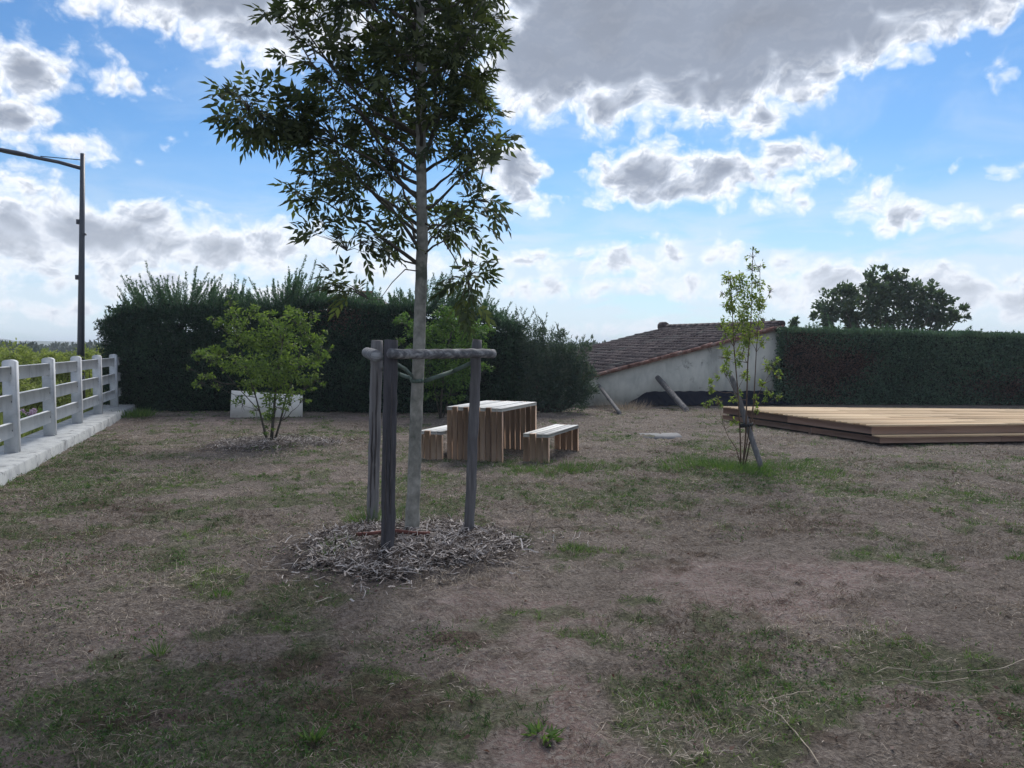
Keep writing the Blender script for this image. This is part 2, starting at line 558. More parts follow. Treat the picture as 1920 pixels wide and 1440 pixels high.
M['lamp_metal'] = mottled('painted_lamp_steel', [(.035, .04, .055), (.05, .055, .07)], 6, rough=.45, bump=.05, spec=.5)
M['table_top'] = mottled('bleached_planks', [(.34, .35, .35), (.52, .53, .53), (.64, .64, .62)], 5, (1, 12, 1), bump=.3, bd=.003, use_rnd=.5)
M['table_leg'] = mottled('brown_planks', [(.24, .165, .12), (.40, .275, .20), (.55, .40, .30)], 4, (4, 4, .5), bump=.4, bd=.003, use_rnd=.45)
M['deck_top'] = mottled('deck_boards', [(.32, .215, .125), (.48, .345, .21), (.62, .475, .31)], 3, (.7, 6, 1), bump=.3, bd=.003, use_rnd=.6)
M['deck_side'] = mottled('deck_fascia', [(.19, .12, .095), (.32, .205, .16), (.43, .29, .23)], 3, (.8, .8, 7), bump=.35, bd=.003, use_rnd=.5)
M['dark_void'] = mottled('dark_membrane', [(.006, .007, .01), (.015, .017, .022)], 5, bump=.2, rough=.6)
M['render_wall'] = mottled('old_plaster', [(.30, .305, .28), (.45, .45, .41), (.56, .555, .50)], 2.2, (1, 1, .45), bump=.4, bd=.02, detail=9,
                           dirt=(.19, .19, .175), dirt_scale=3.2, dirt_range=(.58, .74))
M['tarp'] = mottled('black_sheeting', [(.004, .006, .014), (.010, .014, .026)], 3, rough=.6, bump=.3, spec=.15)
M['prop_wood'] = mottled('grey_prop_wood', [(.04, .04, .045), (.09, .088, .092), (.15, .145, .145)], 5, (4, 4, .6), bump=.5, bd=.006)
M['tile'] = mottled('old_clay_tiles', [(.04, .030, .032), (.072, .053, .054), (.13, .10, .096)], 3.2, bump=.3, bd=.006, detail=8, use_rnd=.5,
                    dirt=(.09, .085, .08), dirt_scale=1.2)
M['mortar'] = mottled('verge_mortar', [(.12, .06, .05), (.24, .13, .105), (.34, .25, .22)], 5, bump=.6, bd=.02)
M['mulch'] = mottled('wood_chip', [(.05, .036, .03), (.15, .12, .105), (.46, .42, .40)], 9, bump=.3, bd=.003, use_rnd=.8)
M['mulch_soil'] = mottled('mulch_soil', [(.035, .028, .026), (.075, .062, .058)], 25, bump=1, bd=.02)
M['red_strip'] = mottled('red_brown_strip', [(.07, .025, .02), (.15, .06, .05)], 10, bump=.3)
M['dry_blade'] = leafy('dry_blade', [(.12, .088, .068), (.28, .232, .185), (.47, .405, .335)], trans=.15, tint=(1, .9, .7))
M['green_blade'] = leafy('green_blade', [(.04, .08, .03), (.08, .145, .05), (.16, .23, .075)], trans=.3)
M['stalk'] = mottled('dry_stalk', [(.22, .185, .14), (.38, .33, .26)], 12, bump=.2)
M['petal'] = leafy('lilac_petal', [(.35, .26, .36), (.5, .38, .5), (.62, .52, .62)], trans=.3, tint=(1, .9, 1))
M['house_wall'] = mottled('house_wall', [(.42, .38, .33), (.52, .48, .42)], 2, bump=.1)
M['house_roof'] = mottled('house_roof', [(.14, .13, .13), (.2, .18, .17)], 4, bump=.2)
M['red_roof'] = mottled('red_roof', [(.3, .14, .11), (.42, .22, .18)], 4, bump=.2)
M['chimney'] = mottled('chimney_brick', [(.24, .10, .06), (.34, .16, .10)], 6, bump=.2)
M['dark_glass'] = mottled('dark_window', [(.02, .025, .03), (.03, .035, .04)], 1, rough=.2, bump=0)
M['hill'] = mottled('wooded_hill', [(.035, .055, .035), (.06, .08, .045), (.12, .13, .08)], .02, bump=.3, detail=8)


# ------------------------------------------------------------------ ground
def smst(x, a, b):
    t = np.clip((x - a) / (b - a), 0, 1)
    return t * t * (3 - 2 * t)


MOUNDS = []   # (x, y, radius, height)
mc = G(757, 1022, .03)
MOUNDS.append((mc.x, mc.y, 0.95, 0.045))
m2 = G(508, 832)
MOUNDS.append((m2.x, m2.y, 1.05, 0.05))
sap = G(1392, 876)


def H(x, y):
    x, y = np.asarray(x, float), np.asarray(y, float)
    near = np.clip(1.3 - y / 30, 0.15, 1)
    h = (fbm(x, y, 0.5, 3, 1) - .5) * 0.07 + ((fbm(x, y, 3.0, 3, 2) - .5) * 0.05 + (np.abs(fbm(x, y * 1.0, 8.0, 3, 4, .6) - .5) - .12) * 0.11) * near
    for (mx, my, r, hh) in MOUNDS:
        d = np.sqrt((x - mx) ** 2 + (y - my) ** 2) / r
        h = h + hh * (1 - smst(d, 0.35, 1.05))
    # land falls away towards the open country behind
    h = h - 3.2 * smst(y, 34, 85)
    return h


# patches: list of ground blobs given where they lie in the photograph
def gb(px, py, rx, ry, amt):
    c = G(px, py)
    k_ = c.y / FPX
    ryw = (G(px, py - ry).y - G(px, py + ry).y) / 2
    return (c.x, c.y, rx * k_, ryw, amt)


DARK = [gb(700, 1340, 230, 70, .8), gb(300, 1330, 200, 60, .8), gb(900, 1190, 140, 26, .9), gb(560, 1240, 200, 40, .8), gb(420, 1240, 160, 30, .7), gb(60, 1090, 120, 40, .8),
        gb(1180, 1150, 120, 20, .6), gb(1330, 1040, 120, 14, .7), gb(980, 1140, 90, 14, .7), gb(1880, 1300, 120, 60, .8), gb(300, 950, 160, 25, .6), gb(700, 1190, 160, 30, .7), gb(1500, 1000, 160, 16, .5)]
GREEN = [gb(1380, 1220, 260, 100, .8), gb(1300, 1320, 260, 70, .55), gb(1400, 885, 190, 32, 1.3), gb(1060, 882, 120, 14, 1.1), gb(900, 868, 120, 10, .5), gb(150, 950, 260, 65, .75),
         gb(620, 1260, 330, 120, .55), gb(200, 1100, 230, 60, .45), gb(60, 1400, 260, 120, .5), gb(1850, 1330, 170, 150, .6), gb(820, 940, 220, 40, .5), gb(480, 880, 300, 25, .5), gb(1150, 940, 160, 30, .45),
         gb(1750, 880, 320, 24, .4), gb(1100, 1030, 140, 24, .5), gb(1240, 825, 110, 12, .5), gb(1880, 950, 100, 20, .4), gb(600, 1400, 300, 80, .5), gb(1800, 1060, 180, 30, .15),
         gb(240, 850, 90, 40, .6), gb(1600, 930, 150, 18, .35)]
BARE = [gb(1050, 1300, 150, 140, .9), gb(1250, 1080, 260, 60, .8), gb(1600, 1060, 320, 70, .6), gb(560, 900, 170, 60, .6), gb(950, 1150, 170, 60, .7), gb(1500, 1390, 170, 60, .6),
        gb(300, 1190, 160, 60, .45), gb(660, 1160, 120, 50, .5), gb(1000, 1420, 140, 50, .8), gb(1750, 1200, 150, 60, .4), gb(450, 790, 400, 14, .5)]


def field(lst, x, y):
    s = np.zeros_like(x)
    for (cx, cy, rx, ry, a) in lst:
        d = ((x - cx) / rx) ** 2 + ((y - cy) / ry) ** 2
        s = s + a * np.exp(-d * 1.1)
    return s


def greenness(x, y):
    g = field(GREEN, x, y) - 0.35 * field(BARE, x, y)
    n = fbm(x, y, 1.6, 4, 7, .6)
    n2 = fbm(x, y, 5.0, 2, 8)
    return np.clip((g * 0.75 + (n - .5) * 2.6 + (n2 - .5) * 1.3 + 0.06), 0, 1)


def build_ground():
    xs = np.concatenate([-np.geomspace(9, 2500, 34)[::-1], np.arange(-8.9, -4.5, .07), np.arange(-4.5, 4.5, .035), np.arange(4.5, 8.9, .07), np.geomspace(9, 2500, 34)])
    ys = np.concatenate([-np.geomspace(2, 400, 14)[::-1], np.arange(-1.5, 2.4, .3), np.arange(2.4, 7.6, .035), np.arange(7.6, 13, .06), np.arange(13, 22, .15), np.geomspace(22.3, 2500, 60)])
    X, Y = np.meshgrid(xs, ys)
    Z = H(X, Y)
    V = np.stack([X, Y, Z], -1).reshape(-1, 3)
    nx, ny = len(xs), len(ys)
    i = np.arange(ny - 1)[:, None] * nx + np.arange(nx - 1)[None, :]
    q = np.stack([i, i + 1, i + nx + 1, i + nx], -1).reshape(-1, 4)
    gr = greenness(X, Y).ravel()
    br = np.clip(field(BARE, X, Y) * .8 + (fbm(X, Y, 1.1, 4, 21, .6) - .5) * 1.6, 0, 1).ravel()
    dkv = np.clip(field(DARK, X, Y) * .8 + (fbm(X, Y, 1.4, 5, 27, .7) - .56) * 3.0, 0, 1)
    mu = np.zeros_like(X)
    for (mx, my, r, hh) in MOUNDS:
        mu = np.maximum(mu, 1 - smst(np.sqrt((X - mx) ** 2 + (Y - my) ** 2) / r + (fbm(X, Y, 4, 2, 5) - .5) * .4, .85, 1.15))
    b = MB()
    b.add(V, [q], 0.5)
    m, k, out = new_mat('ground_dry_lawn')
    tc = k.n('ShaderNodeTexCoord')
    v = tc.outputs['Object']
    def att(nm):
        return k.n('ShaderNodeAttribute', attribute_name=nm).outputs['Fac']
    n_f = k.noise(v, 45, 8, .7, .4)
    n_m = k.noise(k.vec('MULTIPLY', v, (1, 1, 1)), 6, 8, .65, .5)
    n_l = k.noise(v, .9, 5, .6, .3)
    straw = k.ramp(n_f, [(.3, (.06, .047, .041)), (.46, (.165, .137, .118)), (.60, (.27, .23, .20)), (.76, (.41, .365, .325))])
    soil = k.ramp(n_m, [(.3, (.15, .088, .076)), (.5, (.285, .20, .182)), (.7, (.385, .31, .295))])
    soil = k.mix(k.smooth(n_f, .45, .62), soil, (.34, .30, .275))
    green = k.ramp(n_f, [(.3, (.03, .042, .02)), (.5, (.08, .10, .045)), (.7, (.17, .19, .09))])
    c1 = k.mix(k.math('MULTIPLY', k.smooth(k.math('ADD', att('bare'), k.math('MULTIPLY', k.math('SUBTRACT', n_m, .5), .9)), .2, .7), .85), straw, soil)
    c2 = k.mix(k.math('MULTIPLY', k.smooth(k.math('ADD', att('green'), k.math('MULTIPLY', k.math('SUBTRACT', n_m, .5), .8)), .15, .65), .75), c1, green)
    moss = k.smooth(k.noise(v, 2.6, 6, .7, .6), .56, .72)
    c3 = k.mix(k.math('MULTIPLY', moss, .6), c2, (.07, .052, .042))
    pale = k.smooth(k.noise(v, 2.1, 7, .7, .8), .50, .66)
    c3 = k.mix(k.math('MULTIPLY', pale, .45), c3, k.ramp(n_f, [(.3, (.17, .14, .12)), (.7, (.46, .41, .36))]))
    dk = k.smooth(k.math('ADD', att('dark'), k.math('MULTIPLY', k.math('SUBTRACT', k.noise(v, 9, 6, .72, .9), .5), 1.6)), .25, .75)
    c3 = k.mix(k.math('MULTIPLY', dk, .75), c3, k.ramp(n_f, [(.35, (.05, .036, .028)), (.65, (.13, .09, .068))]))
    c4 = k.mix(k.smooth(n_l, .35, .65), k.mix(.25, c3, (.09, .075, .065)), c3)
    mul = k.ramp(n_f, [(.35, (.04, .034, .032)), (.65, (.14, .12, .115))])
    c5 = k.mix(att('mulchy'), c4, mul)
    # open country
    far = k.n('ShaderNodeSeparateXYZ')
    k.l(v, far.inputs[0])
    fm = k.smooth(far.outputs[1], 22, 30)
    c6 = k.mix(fm, c5, k.ramp(k.noise(v, .05, 6, .6), [(.35, (.07, .09, .035)), (.65, (.16, .16, .07))]))
    bsum = k.math('ADD', n_f, k.math('MULTIPLY', k.noise(v, 14, 6, .7, .5), 1.6))
    principled(k, out, c6, .95, bsum, 1.0, .045, spec=.1)
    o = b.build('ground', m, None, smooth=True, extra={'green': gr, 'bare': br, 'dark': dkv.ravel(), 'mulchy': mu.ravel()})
    tag(o, kind='structure')


build_ground()


# ------------------------------------------------------------------ grass
def sample_ground(n, y0, y1, power=1.0):
    """points over the visible wedge, denser near the camera"""
    u = R.rand(n)
    y = (y0 ** power + u * (y1 ** power - y0 ** power)) ** (1 / power)
    x = (R.rand(n) * 2 - 1) * (0.72 * y + 0.3)
    return x, y


DECKP = [G(1650, 835), Vector((14.5, 13.3, 0)), Vector((14.5, 15.8, 0)), G(1356, 789)]
FD = Vector((-0.322, 0.947, 0)).normalized()          # fence direction
FN = Vector((FD.y, -FD.x, 0))                          # towards the garden
post1 = G(24, 848, 0.16)


def outside(x, y):
    """keep grass off the plinth and the deck"""
    d = (x - post1.x) * FN.x + (y - post1.y) * FN.y
    ok = d > 0.37
    inside = np.ones_like(x, bool)
    for i in range(4):
        a, b_ = DECKP[i], DECKP[(i + 1) % 4]
        inside &= ((b_.x - a.x) * (y - a.y) - (b_.y - a.y) * (x - a.x)) > 0
    s1, s2 = G(1212, 822), G(1280, 812)
    inside |= (x > s1.x - .05) & (x < s2.x + .05) & (y > s1.y - .05) & (y < s2.y + .05)
    return ok & ~inside


def blades(name, mat, n, y0, y1, power, keep, Lr, W0, tilt, label, cat, bend=.3, clumped=0):
    x, y = sample_ground(n, y0, y1, power)
    if clumped:
        cx, cy = sample_ground(n // clumped, y0, y1, power)
        cx, cy = np.repeat(cx, clumped), np.repeat(cy, clumped)
        r = R.rand(len(cx)) ** .7 * (.02 + .04 * np.repeat(R.rand(n // clumped), clumped))
        th = R.rand(len(cx)) * 6.283
        x, y = cx + r * np.cos(th), cy + r * np.sin(th)
    kp = keep(x, y) & outside(x, y)
    x, y = x[kp], y[kp]
    n = len(x)
    z = H(x, y)
    L = (Lr[0] + R.rand(n) ** 1.6 * (Lr[1] - Lr[0]))
    W = W0 * (.6 + .8 * R.rand(n)) + .00042 * y
    az = R.rand(n) * 6.283
    tl = tilt[0] + R.rand(n) * (tilt[1] - tilt[0])       # angle above the ground
    d = np.stack([np.cos(az) * np.cos(tl), np.sin(az) * np.cos(tl), np.sin(tl)], -1)
    side = unit(np.cross(d, rdir(n, .6)))
    base = np.stack([x, y, z - .003], -1)
    m = base + d * L[:, None] * .55
    d2 = d.copy()
    d2[:, 2] -= bend
    tip = m + unit(d2) * L[:, None] * .5
    lift = H(tip[:, 0], tip[:, 1]) + .004
    tip[:, 2] = np.maximum(tip[:, 2], lift)
    w = W[:, None] / 2
    V = np.stack([base - side * w, base + side * w, m + side * w * .8, m - side * w * .8, tip], 1).reshape(-1, 3)
    o = np.arange(n)[:, None] * 5
    rn = np.clip((fbm(x, y, 1.8, 4, 33, .65) - .5) * 2.4 + .15 + R.rand(n) * .75 - .38 * np.clip(field(DARK, x, y), 0, 1.2), 0, 1)
    b = MB()
    b.add(V, [o + np.array([[0, 1, 2, 3]]), o + np.array([[3, 2, 4]])], np.repeat(rn, 5))
    ob = b.build(name, mat)
    return tag(ob, label, cat, kind='stuff')


def keep_dry(x, y):
    d = .35 + 1.2 * (fbm(x, y, 2.2, 4, 41, .6) - .35) - .75 * np.clip(field(BARE, x, y), 0, 1)
    return R.rand(len(x)) < np.clip(d, .04, 1)


def keep_green(x, y):
    g = greenness(x, y)
    return R.rand(len(x)) < np.clip(g * 1.3 - .12, 0.004, 1)


def keep_tuft(x, y):
    d = fbm(x, y, 1.9, 4, 91, .6) + .18 * field(GREEN, x, y) - .2 * field(BARE, x, y)
    return R.rand(len(x)) < smst(d, .42, .68)


blades('dry_grass', M['dry_blade'], 420000, 2.6, 20, 1.05, keep_dry, (.015, .065), .0015, (-.1, .5),
       'thin straw coloured dead grass covering the worn lawn', 'dry grass')
blades('dead_grass_tufts', M['dry_blade'], 150000, 2.6, 14, 1.0, keep_tuft, (.015, .065), .0016, (.1, 1.2),
       'dead straw tufts standing up from the worn lawn', 'dry grass', clumped=9)
blades('green_grass', M['green_blade'], 210000, 2.6, 20, 1.15, keep_green, (.018, .065), .0018, (.3, 1.35),
       'short green grass growing in patches over the dry lawn', 'grass', clumped=14)


blades('dry_stems', M['dry_blade'], 5200, 2.5, 7.5, 1.0, keep_tuft, (.05, .15), .0012, (.15, 1.35),
       'sparse long dead stems sticking out of the near lawn', 'dry stems')


def fallen():
    b = MB()
    x, y = sample_ground(260, 2.5, 9, 1.0)
    kp = outside(x, y)
    x, y = x[kp], y[kp]
    n = len(x)
    base = np.stack([x, y, H(x, y) + .008 + .01 * R.rand(n)], -1)
    b.leaves(base, rdir(n, 0, 1) * np.array([1, 1, .3]), rdir(n, 2), .018 + .03 * R.rand(n), .010 + .014 * R.rand(n), R.rand(n), fold=.4)
    tag(b.build('fallen_leaves', M['brown_leaf']), 'small curled brown leaves fallen on the lawn', 'fallen leaves', kind='stuff')


fallen()


def leaf_scatter():
    x, y = sample_ground(150000, 2.6, 15, 1.0)
    g = fbm(x, y, 1.3, 4, 55, .6) + .32 * field(GREEN, x, y) - .25 * field(BARE, x, y)
    kp = (R.rand(len(x)) < smst(g, .56, .85)) & outside(x, y)
    x, y = x[kp], y[kp]
    n = len(x)
    b = MB()
    base = np.stack([x, y, H(x, y) + R.rand(n) * .018], -1)
    b.leaves(base, rdir(n, .35), rdir(n, 1.6), .008 + .012 * R.rand(n) + .0004 * y, .006 + .006 * R.rand(n) + .0003 * y, np.clip(R.rand(n) * .7, 0, 1))
    o = b.build('clover', M['green_blade'])
    tag(o, 'low clover and tiny weeds matted between the dead grass', 'clover', kind='stuff')


leaf_scatter()


# crumbs of soil, straw litter
def litter():
    b = MB()
    x, y = sample_ground(3500, 2.6, 12, 1.0)
    kp = outside(x, y)
    x, y = x[kp], y[kp]
    n = len(x)
    base = np.stack([x, y, H(x, y) + .006], -1)
    b.leaves(base, rdir(n, 0, 1) * np.array([1, 1, .12]), rdir(n, 2), .012 + .04 * R.rand(n) ** 2, .003 + .004 * R.rand(n) ** 2, R.rand(n) * .75)
    o = b.build('ground_litter', M['mulch'])
    tag(o, 'small pale wood chips and leaf crumbs strewn on the lawn', 'litter', kind='stuff')


litter()


# ------------------------------------------------------------------ mulch
def mulch(cx, cy, rx, ry, n, size, label, hh):
    b = MB()
    # soil cap
    th = np.linspace(0, 2 * math.pi, 49)[:-1]
    rr = np.linspace(0, 1, 9)
    T, RR = np.meshgrid(th, rr)
    wob = 1 + .12 * np.sin(T * 3 + 1) + .07 * np.sin(T * 7)
    X = cx + RR * np.cos(T) * rx * wob
    Y = cy + RR * np.sin(T) * ry * wob
    Z = H(X, Y) + .004 + hh * (1 - RR ** 2) - .02 * (RR > .95)
    V = np.stack([X, Y, Z], -1).reshape(-1, 3)
    i = np.arange(8)[:, None] * 48
    j = np.arange(48)[None, :]
    q = np.stack([i + j, i + (j + 1) % 48, i + 48 + (j + 1) % 48, i + 48 + j], -1).reshape(-1, 4)
    root = thing('mulch_bed', label, 'mulch bed', (cx, cy, 0))
    root['kind'] = 'stuff'
    b.add(V, [q], .2)
    b.build('mulch_soil', M['mulch_soil'], root, smooth=True)
    b = MB()
    for i in range(n):
        r = math.sqrt(random.random()) * (1.0 if random.random() < .84 else random.uniform(1.05, 1.75))
        if random.random() < .3: r = random.uniform(.75, 1.08)
        a = random.uniform(0, 6.283)
        w_ = 1 + .12 * math.sin(a * 3 + 1) + .07 * math.sin(a * 7)
        x, y = cx + r * math.cos(a) * rx * w_, cy + r * math.sin(a) * ry * w_
        z = float(H(x, y)) + hh * max(0, 1 - r * r) + .008 + .035 * random.random() * (r < 1)
        L = size * (.25 + 1.3 * random.random() ** 2)
        az = random.uniform(0, 6.283)
        tl = random.gauss(0, .34)
        d = Vector((math.cos(az) * math.cos(tl), math.sin(az) * math.cos(tl), math.sin(tl)))
        curl = random.gauss(0, .9)
        s_ = Vector((-d.y, d.x, 0))
        pts, p = [], Vector((x, y, z)) - d * L / 2
        for k_ in range(4):
            pts.append(p.copy())
            p = p + (d + s_ * curl * (k_ / 3.) + Vector((0, 0, .25 * random.gauss(0, 1)))) * (L / 3)
        zs = float(H(x, y))
        for q_ in pts:
            q_.z = max(q_.z, zs + .004)
        if random.random() < .5:
            b.tube(pts, [.0018, .0025, .0025, .0012], 4, rnd=random.random() ** .8)
        else:
            w = random.uniform(.0015, .0062)
            up = Vector((random.gauss(0, .5), random.gauss(0, .5), 1)).normalized()
            pv = []
            for q_ in pts:
                sd = d.cross(up).normalized() * w
                pv += [q_ - sd, q_ + sd]
            b.add([tuple(v) for v in pv], [np.array([[0, 1, 3, 2], [2, 3, 5, 4], [4, 5, 7, 6]])], random.random() ** .8)
    b.build('wood_chips', M['mulch'], root)['kind'] = 'stuff'
    return root


mulch(mc.x, mc.y, .77, .72, 10500, .10, 'heaped grey shredded wood mulch around the tall tree and its stakes', .035)
mulch(m2.x, m2.y, .98, .70, 2200, .085, 'thin scattered ring of wood mulch around the bushy small tree', .02)


# ------------------------------------------------------------------ main tree (ash like)
def curve(p0, p1, sag=0.0, n=6, jit=0.0, bow=None):
    p0, p1 = Vector(p0), Vector(p1)
    L = (p1 - p0).length
    out = []
    for i in range(n):
        t = i / (n - 1)
        p = p0.lerp(p1, t)
        p.z += -sag * L * 4 * t * (1 - t)
        if bow is not None:
            p += Vector(bow) * (4 * t * (1 - t))
        if jit and 0 < i < n - 1:
            p += Vector((random.gauss(0, jit), random.gauss(0, jit), random.gauss(0, jit))) * L
        out.append(p)
    return out


TY = G(772, 1003, .07).y
trunk_px = [(771, 1035), (772, 1003), (774, 940), (778, 860), (781, 760), (784, 690), (787, 600), (790, 520), (792, 430), (790, 340), (789, 250), (791, 150), (789, 60), (788, 0)]
trunk_pts = [P(a, b_, TY) for a, b_ in trunk_px]
trunk_pts += [trunk_pts[-1] + Vector((.02, 0, .5)), trunk_pts[-1] + Vector((-.02, .03, 1.1)), trunk_pts[-1] + Vector((.0, .0, 1.9)), trunk_pts[-1] + Vector((.03, .0, 2.5))]
trunk_r = [.068, .064, .058, .056, .053, .052, .050, .050, .047, .044, .042, .040, .037, .034, .028, .022, .014, .005]


def trunk_at(z):
    for a, b_ in zip(trunk_pts, trunk_pts[1:]):
        if a.z <= z <= b_.z:
            return a.lerp(b_, (z - a.z) / (b_.z - a.z))
    return trunk_pts[-1].copy()


class Compound:
    """collects pinnate leaves: base, rachis direction, length"""
    def __init__(s):
        s.b, s.d, s.l, s.r = [], [], [], []

    def add(s, b, d, l, r):
        s.b.append(tuple(b)); s.d.append(tuple(d)); s.l.append(l); s.r.append(r)

    def emit(s, mb, pairs=4, lw=.30, lf=.34):
        b, d, l = np.array(s.b), unit(np.array(s.d)), np.array(s.l)
        r = np.array(s.r)
        n = len(b)
        nrm = rdir(n, .9, .6)
        side = unit(np.cross(d, nrm))
        up = np.cross(side, d)
        down = np.array([0, 0, -1.0])
        mb.leaves(b, d, up, l, .004, r * .5, fold=0)         # rachis
        for j in range(pairs):
            t = .28 + .72 * j / pairs
            droop = down * (.22 * t * t)
            pos = b + (d + droop) * (l * t)[:, None]
            for sg in (-1, 1):
                a = 1.0 - .15 * j + R.randn(n) * .22
                ax = d * np.cos(a)[:, None] + side * (sg * np.sin(a))[:, None] + down * (.25 + R.rand(n)[:, None] * .25)
                ll = l * lf * (.7 + .5 * R.rand(n))
                mb.leaves(pos, ax, up + rdir(n, 0, 1) * .25, ll, ll * lw, np.clip(r + R.randn(n) * .15, 0, 1))
        pos = b + (d + down * .22) * l[:, None]
        mb.leaves(pos - d * .01, d + down * .4, up, l * lf * 1.1, l * lf * lw, r)


def limb(mbw, cp, p0, p1, r0, ntw, leaf, sag=.12, spread=.33, start=.3, lpt=6, bow=None, tlen=None):
    pts = curve(p0, p1, sag, 7, .02, bow)
    L = (Vector(p1) - Vector(p0)).length
    mbw.tube(pts, [r0 * (1 - .8 * i / 6) for i in range(7)], 5, rough=.1)
    for i in range(ntw):
        t = start + (1 - start) * (i + random.random() * .8) / ntw
        t = min(t, .999)
        k_ = t * 6
        a = pts[int(k_)].lerp(pts[min(int(k_) + 1, 6)], k_ - int(k_))
        ax = (pts[min(int(k_) + 1, 6)] - pts[int(k_)]).normalized() if int(k_) < 6 else (pts[6] - pts[5]).normalized()
        rd = Vector((random.gauss(0, 1), random.gauss(0, 1), random.gauss(0.1, .8))).normalized()
        d = (ax * .75 + rd).normalized()
        tl = (tlen or (L * spread)) * random.uniform(.5, 1.15) * (1.1 - .45 * t)
        tl = min(max(tl, .10), .5)
        e = a + d * tl
        tw = curve(a, e, -.05, 4, .03)
        mbw.tube(tw, [r0 * .28 + .0015, .0035, .0028, .0016], 3, cap=False)
        for j in range(lpt):
            s_ = .5 + .5 * ((j + .5) / lpt) ** .5
            kk = s_ * 3
            q = tw[int(kk)].lerp(tw[min(int(kk) + 1, 3)], kk - int(kk))
            ld = (d * .8 + Vector((random.gauss(0, .8), random.gauss(0, .8), random.gauss(.0, .6)))).normalized()
            cp.add(q, ld, leaf * random.uniform(.7, 1.15), random.random())


def interp(y, tab):
    return float(np.interp(y, [a for a, _ in tab], [b_ for _, b_ in tab]))


LEFT = [(-400, 330), (-200, 290), (0, 275), (60, 305), (120, 300), (180, 235), (240, 205), (300, 245), (350, 225), (410, 222), (450, 190), (480, 145), (500, 60)]
RIGHT = [(-400, 140), (-200, 165), (0, 155), (80, 172), (160, 184), (210, 188), (260, 155), (310, 118), (370, 130), (415, 140), (440, 75), (480, 20), (500, 10)]

tree = thing('ash_tree', 'tall young ash tree with a slim pale trunk held between three stakes', 'tree', (trunk_pts[0].x, trunk_pts[0].y, 0))
tb = MB()
fine_p, fine_r = [], []
for i in range(len(trunk_pts) - 1):
    for s_ in range(4):
        t = s_ / 4
        q = trunk_pts[i].lerp(trunk_pts[i + 1], t)
        q.x += random.gauss(0, .0016)
        fine_p.append(q)
        fine_r.append(.95 * (trunk_r[i] * (1 - t) + trunk_r[i + 1] * t) * (1 + random.gauss(0, .012)))
tb.tube(fine_p, fine_r, 14, rough=.03)
for zz, az_ in ((.55, -.4), (.9, 2.5), (1.18, -1.0), (1.35, 2.7), (1.75, -1.7), (2.05, .2)):        # old branch scars
    c = trunk_at(zz)
    tb.tube([c, c + Vector((math.cos(az_) * .058, math.sin(az_) * .058, .012))], [.022, .008], 7)
tb.build('trunk', M['bark'], tree, smooth=True)
wb, cp = MB(), Compound()
ga = 0.7
for i in range(88):
    zt_ = 2.30 + (6.5 - 2.30) * ((i + .5) / 88) ** .95         # height of the limb's tip
    ga += 2.39996 + random.gauss(0, .12)
    ca, sa = math.cos(ga), math.sin(ga)
    py = 650 - (zt_ - 1.6) / TY * FPX
    ext = interp(py, LEFT) if ca < 0 else interp(py, RIGHT)
    mean = .5 * (interp(py, LEFT) + interp(py, RIGHT)) * .85
    if sa < -.55 and random.random() < (.75 if zt_ < 3.4 else .3): sa = -sa      # few limbs come straight at the viewer low down
    reach = math.hypot(ext * ca, mean * sa * (.75 if sa < 0 else 1)) * TY / FPX
    reach *= random.uniform(.62, .98)
    z0 = zt_ - reach * random.uniform(.75, 1.15)
    z0 = max(z0, 2.22 + random.random() * .35)
    a = trunk_at(z0)
    tip = trunk_at(min(zt_, 6.6)) + Vector((ca * reach, sa * reach, 0))
    tip.z = zt_
    low = zt_ < 3.35
    if zt_ < 2.62 or (low and random.random() < .42): continue
    limb(wb, cp, a, tip, .011 + .008 * reach, int((3 + 5.5 * reach) if low else (5 + 5.7 * reach)), .15, sag=-.05 if random.random() < .3 else .10, lpt=6, start=.6 if low else .45)
# the branches one can tell apart in the picture
def special(p0, path, r0, leafpts, leaf=.155, n=9, Y=TY):
    pts = [trunk_at(p0)] + [P(a, b_, Y + dy) for a, b_, dy in path]
    wb.tube(pts, [r0 * (1 - .75 * i / (len(pts) - 1)) for i in range(len(pts))], 5)
    for (a, b_, dy, rr, nn) in leafpts:
        c = P(a, b_, Y + dy)
        q = min(pts, key=lambda v: (v - c).length)
        for j in range(nn):
            e = c + Vector((random.gauss(0, 1), random.gauss(0, 1), random.gauss(0, .8))) * (rr * Y / FPX * .45)
            if j % 2 == 0: wb.tube([q, q.lerp(e, .5) + Vector((0, 0, .02)), e], [.004, .003, .0015], 3, cap=False)
            d = (e - q).normalized() + Vector((random.gauss(0, .6), random.gauss(0, .6), random.gauss(-.1, .5)))
            cp.add(e, d, leaf * random.uniform(.75, 1.15), random.random())


special(2.75, [(700, 300, -.1), (630, 265, -.25), (560, 255, -.35), (525, 238, -.4), (485, 215, -.45), (465, 205, -.45)], .013,
        [(468, 195, -.45, 38, 44), (500, 225, -.42, 34, 34), (550, 215, -.38, 34, 34), (465, 232, -.42, 30, 26), (595, 270, -.3, 50, 36), (600, 220, -.3, 45, 30)])
special(2.32, [(812, 462, -.1), (832, 452, -.15), (850, 480, -.2), (862, 505, -.25), (878, 520, -.25)], .010,
        [(892, 505, -.25, 26, 20), (868, 528, -.25, 20, 10), (884, 578, -.25, 13, 8), (870, 555, -.25, 12, 5)])
special(2.20, [(760, 505, -.1), (735, 530, -.2), (712, 562, -.3), (690, 560, -.3)], .006, [(640, 535, -.35, 24, 12), (655, 548, -.3, 20, 6)])
special(2.25, [(760, 490, -.05), (720, 470, -.2), (675, 455, -.3), (650, 470, -.3)], .009,
        [(655, 462, -.3, 32, 14), (695, 452, -.25, 38, 14), (720, 435, -.2, 38, 12), (605, 432, -.3, 34, 16)])
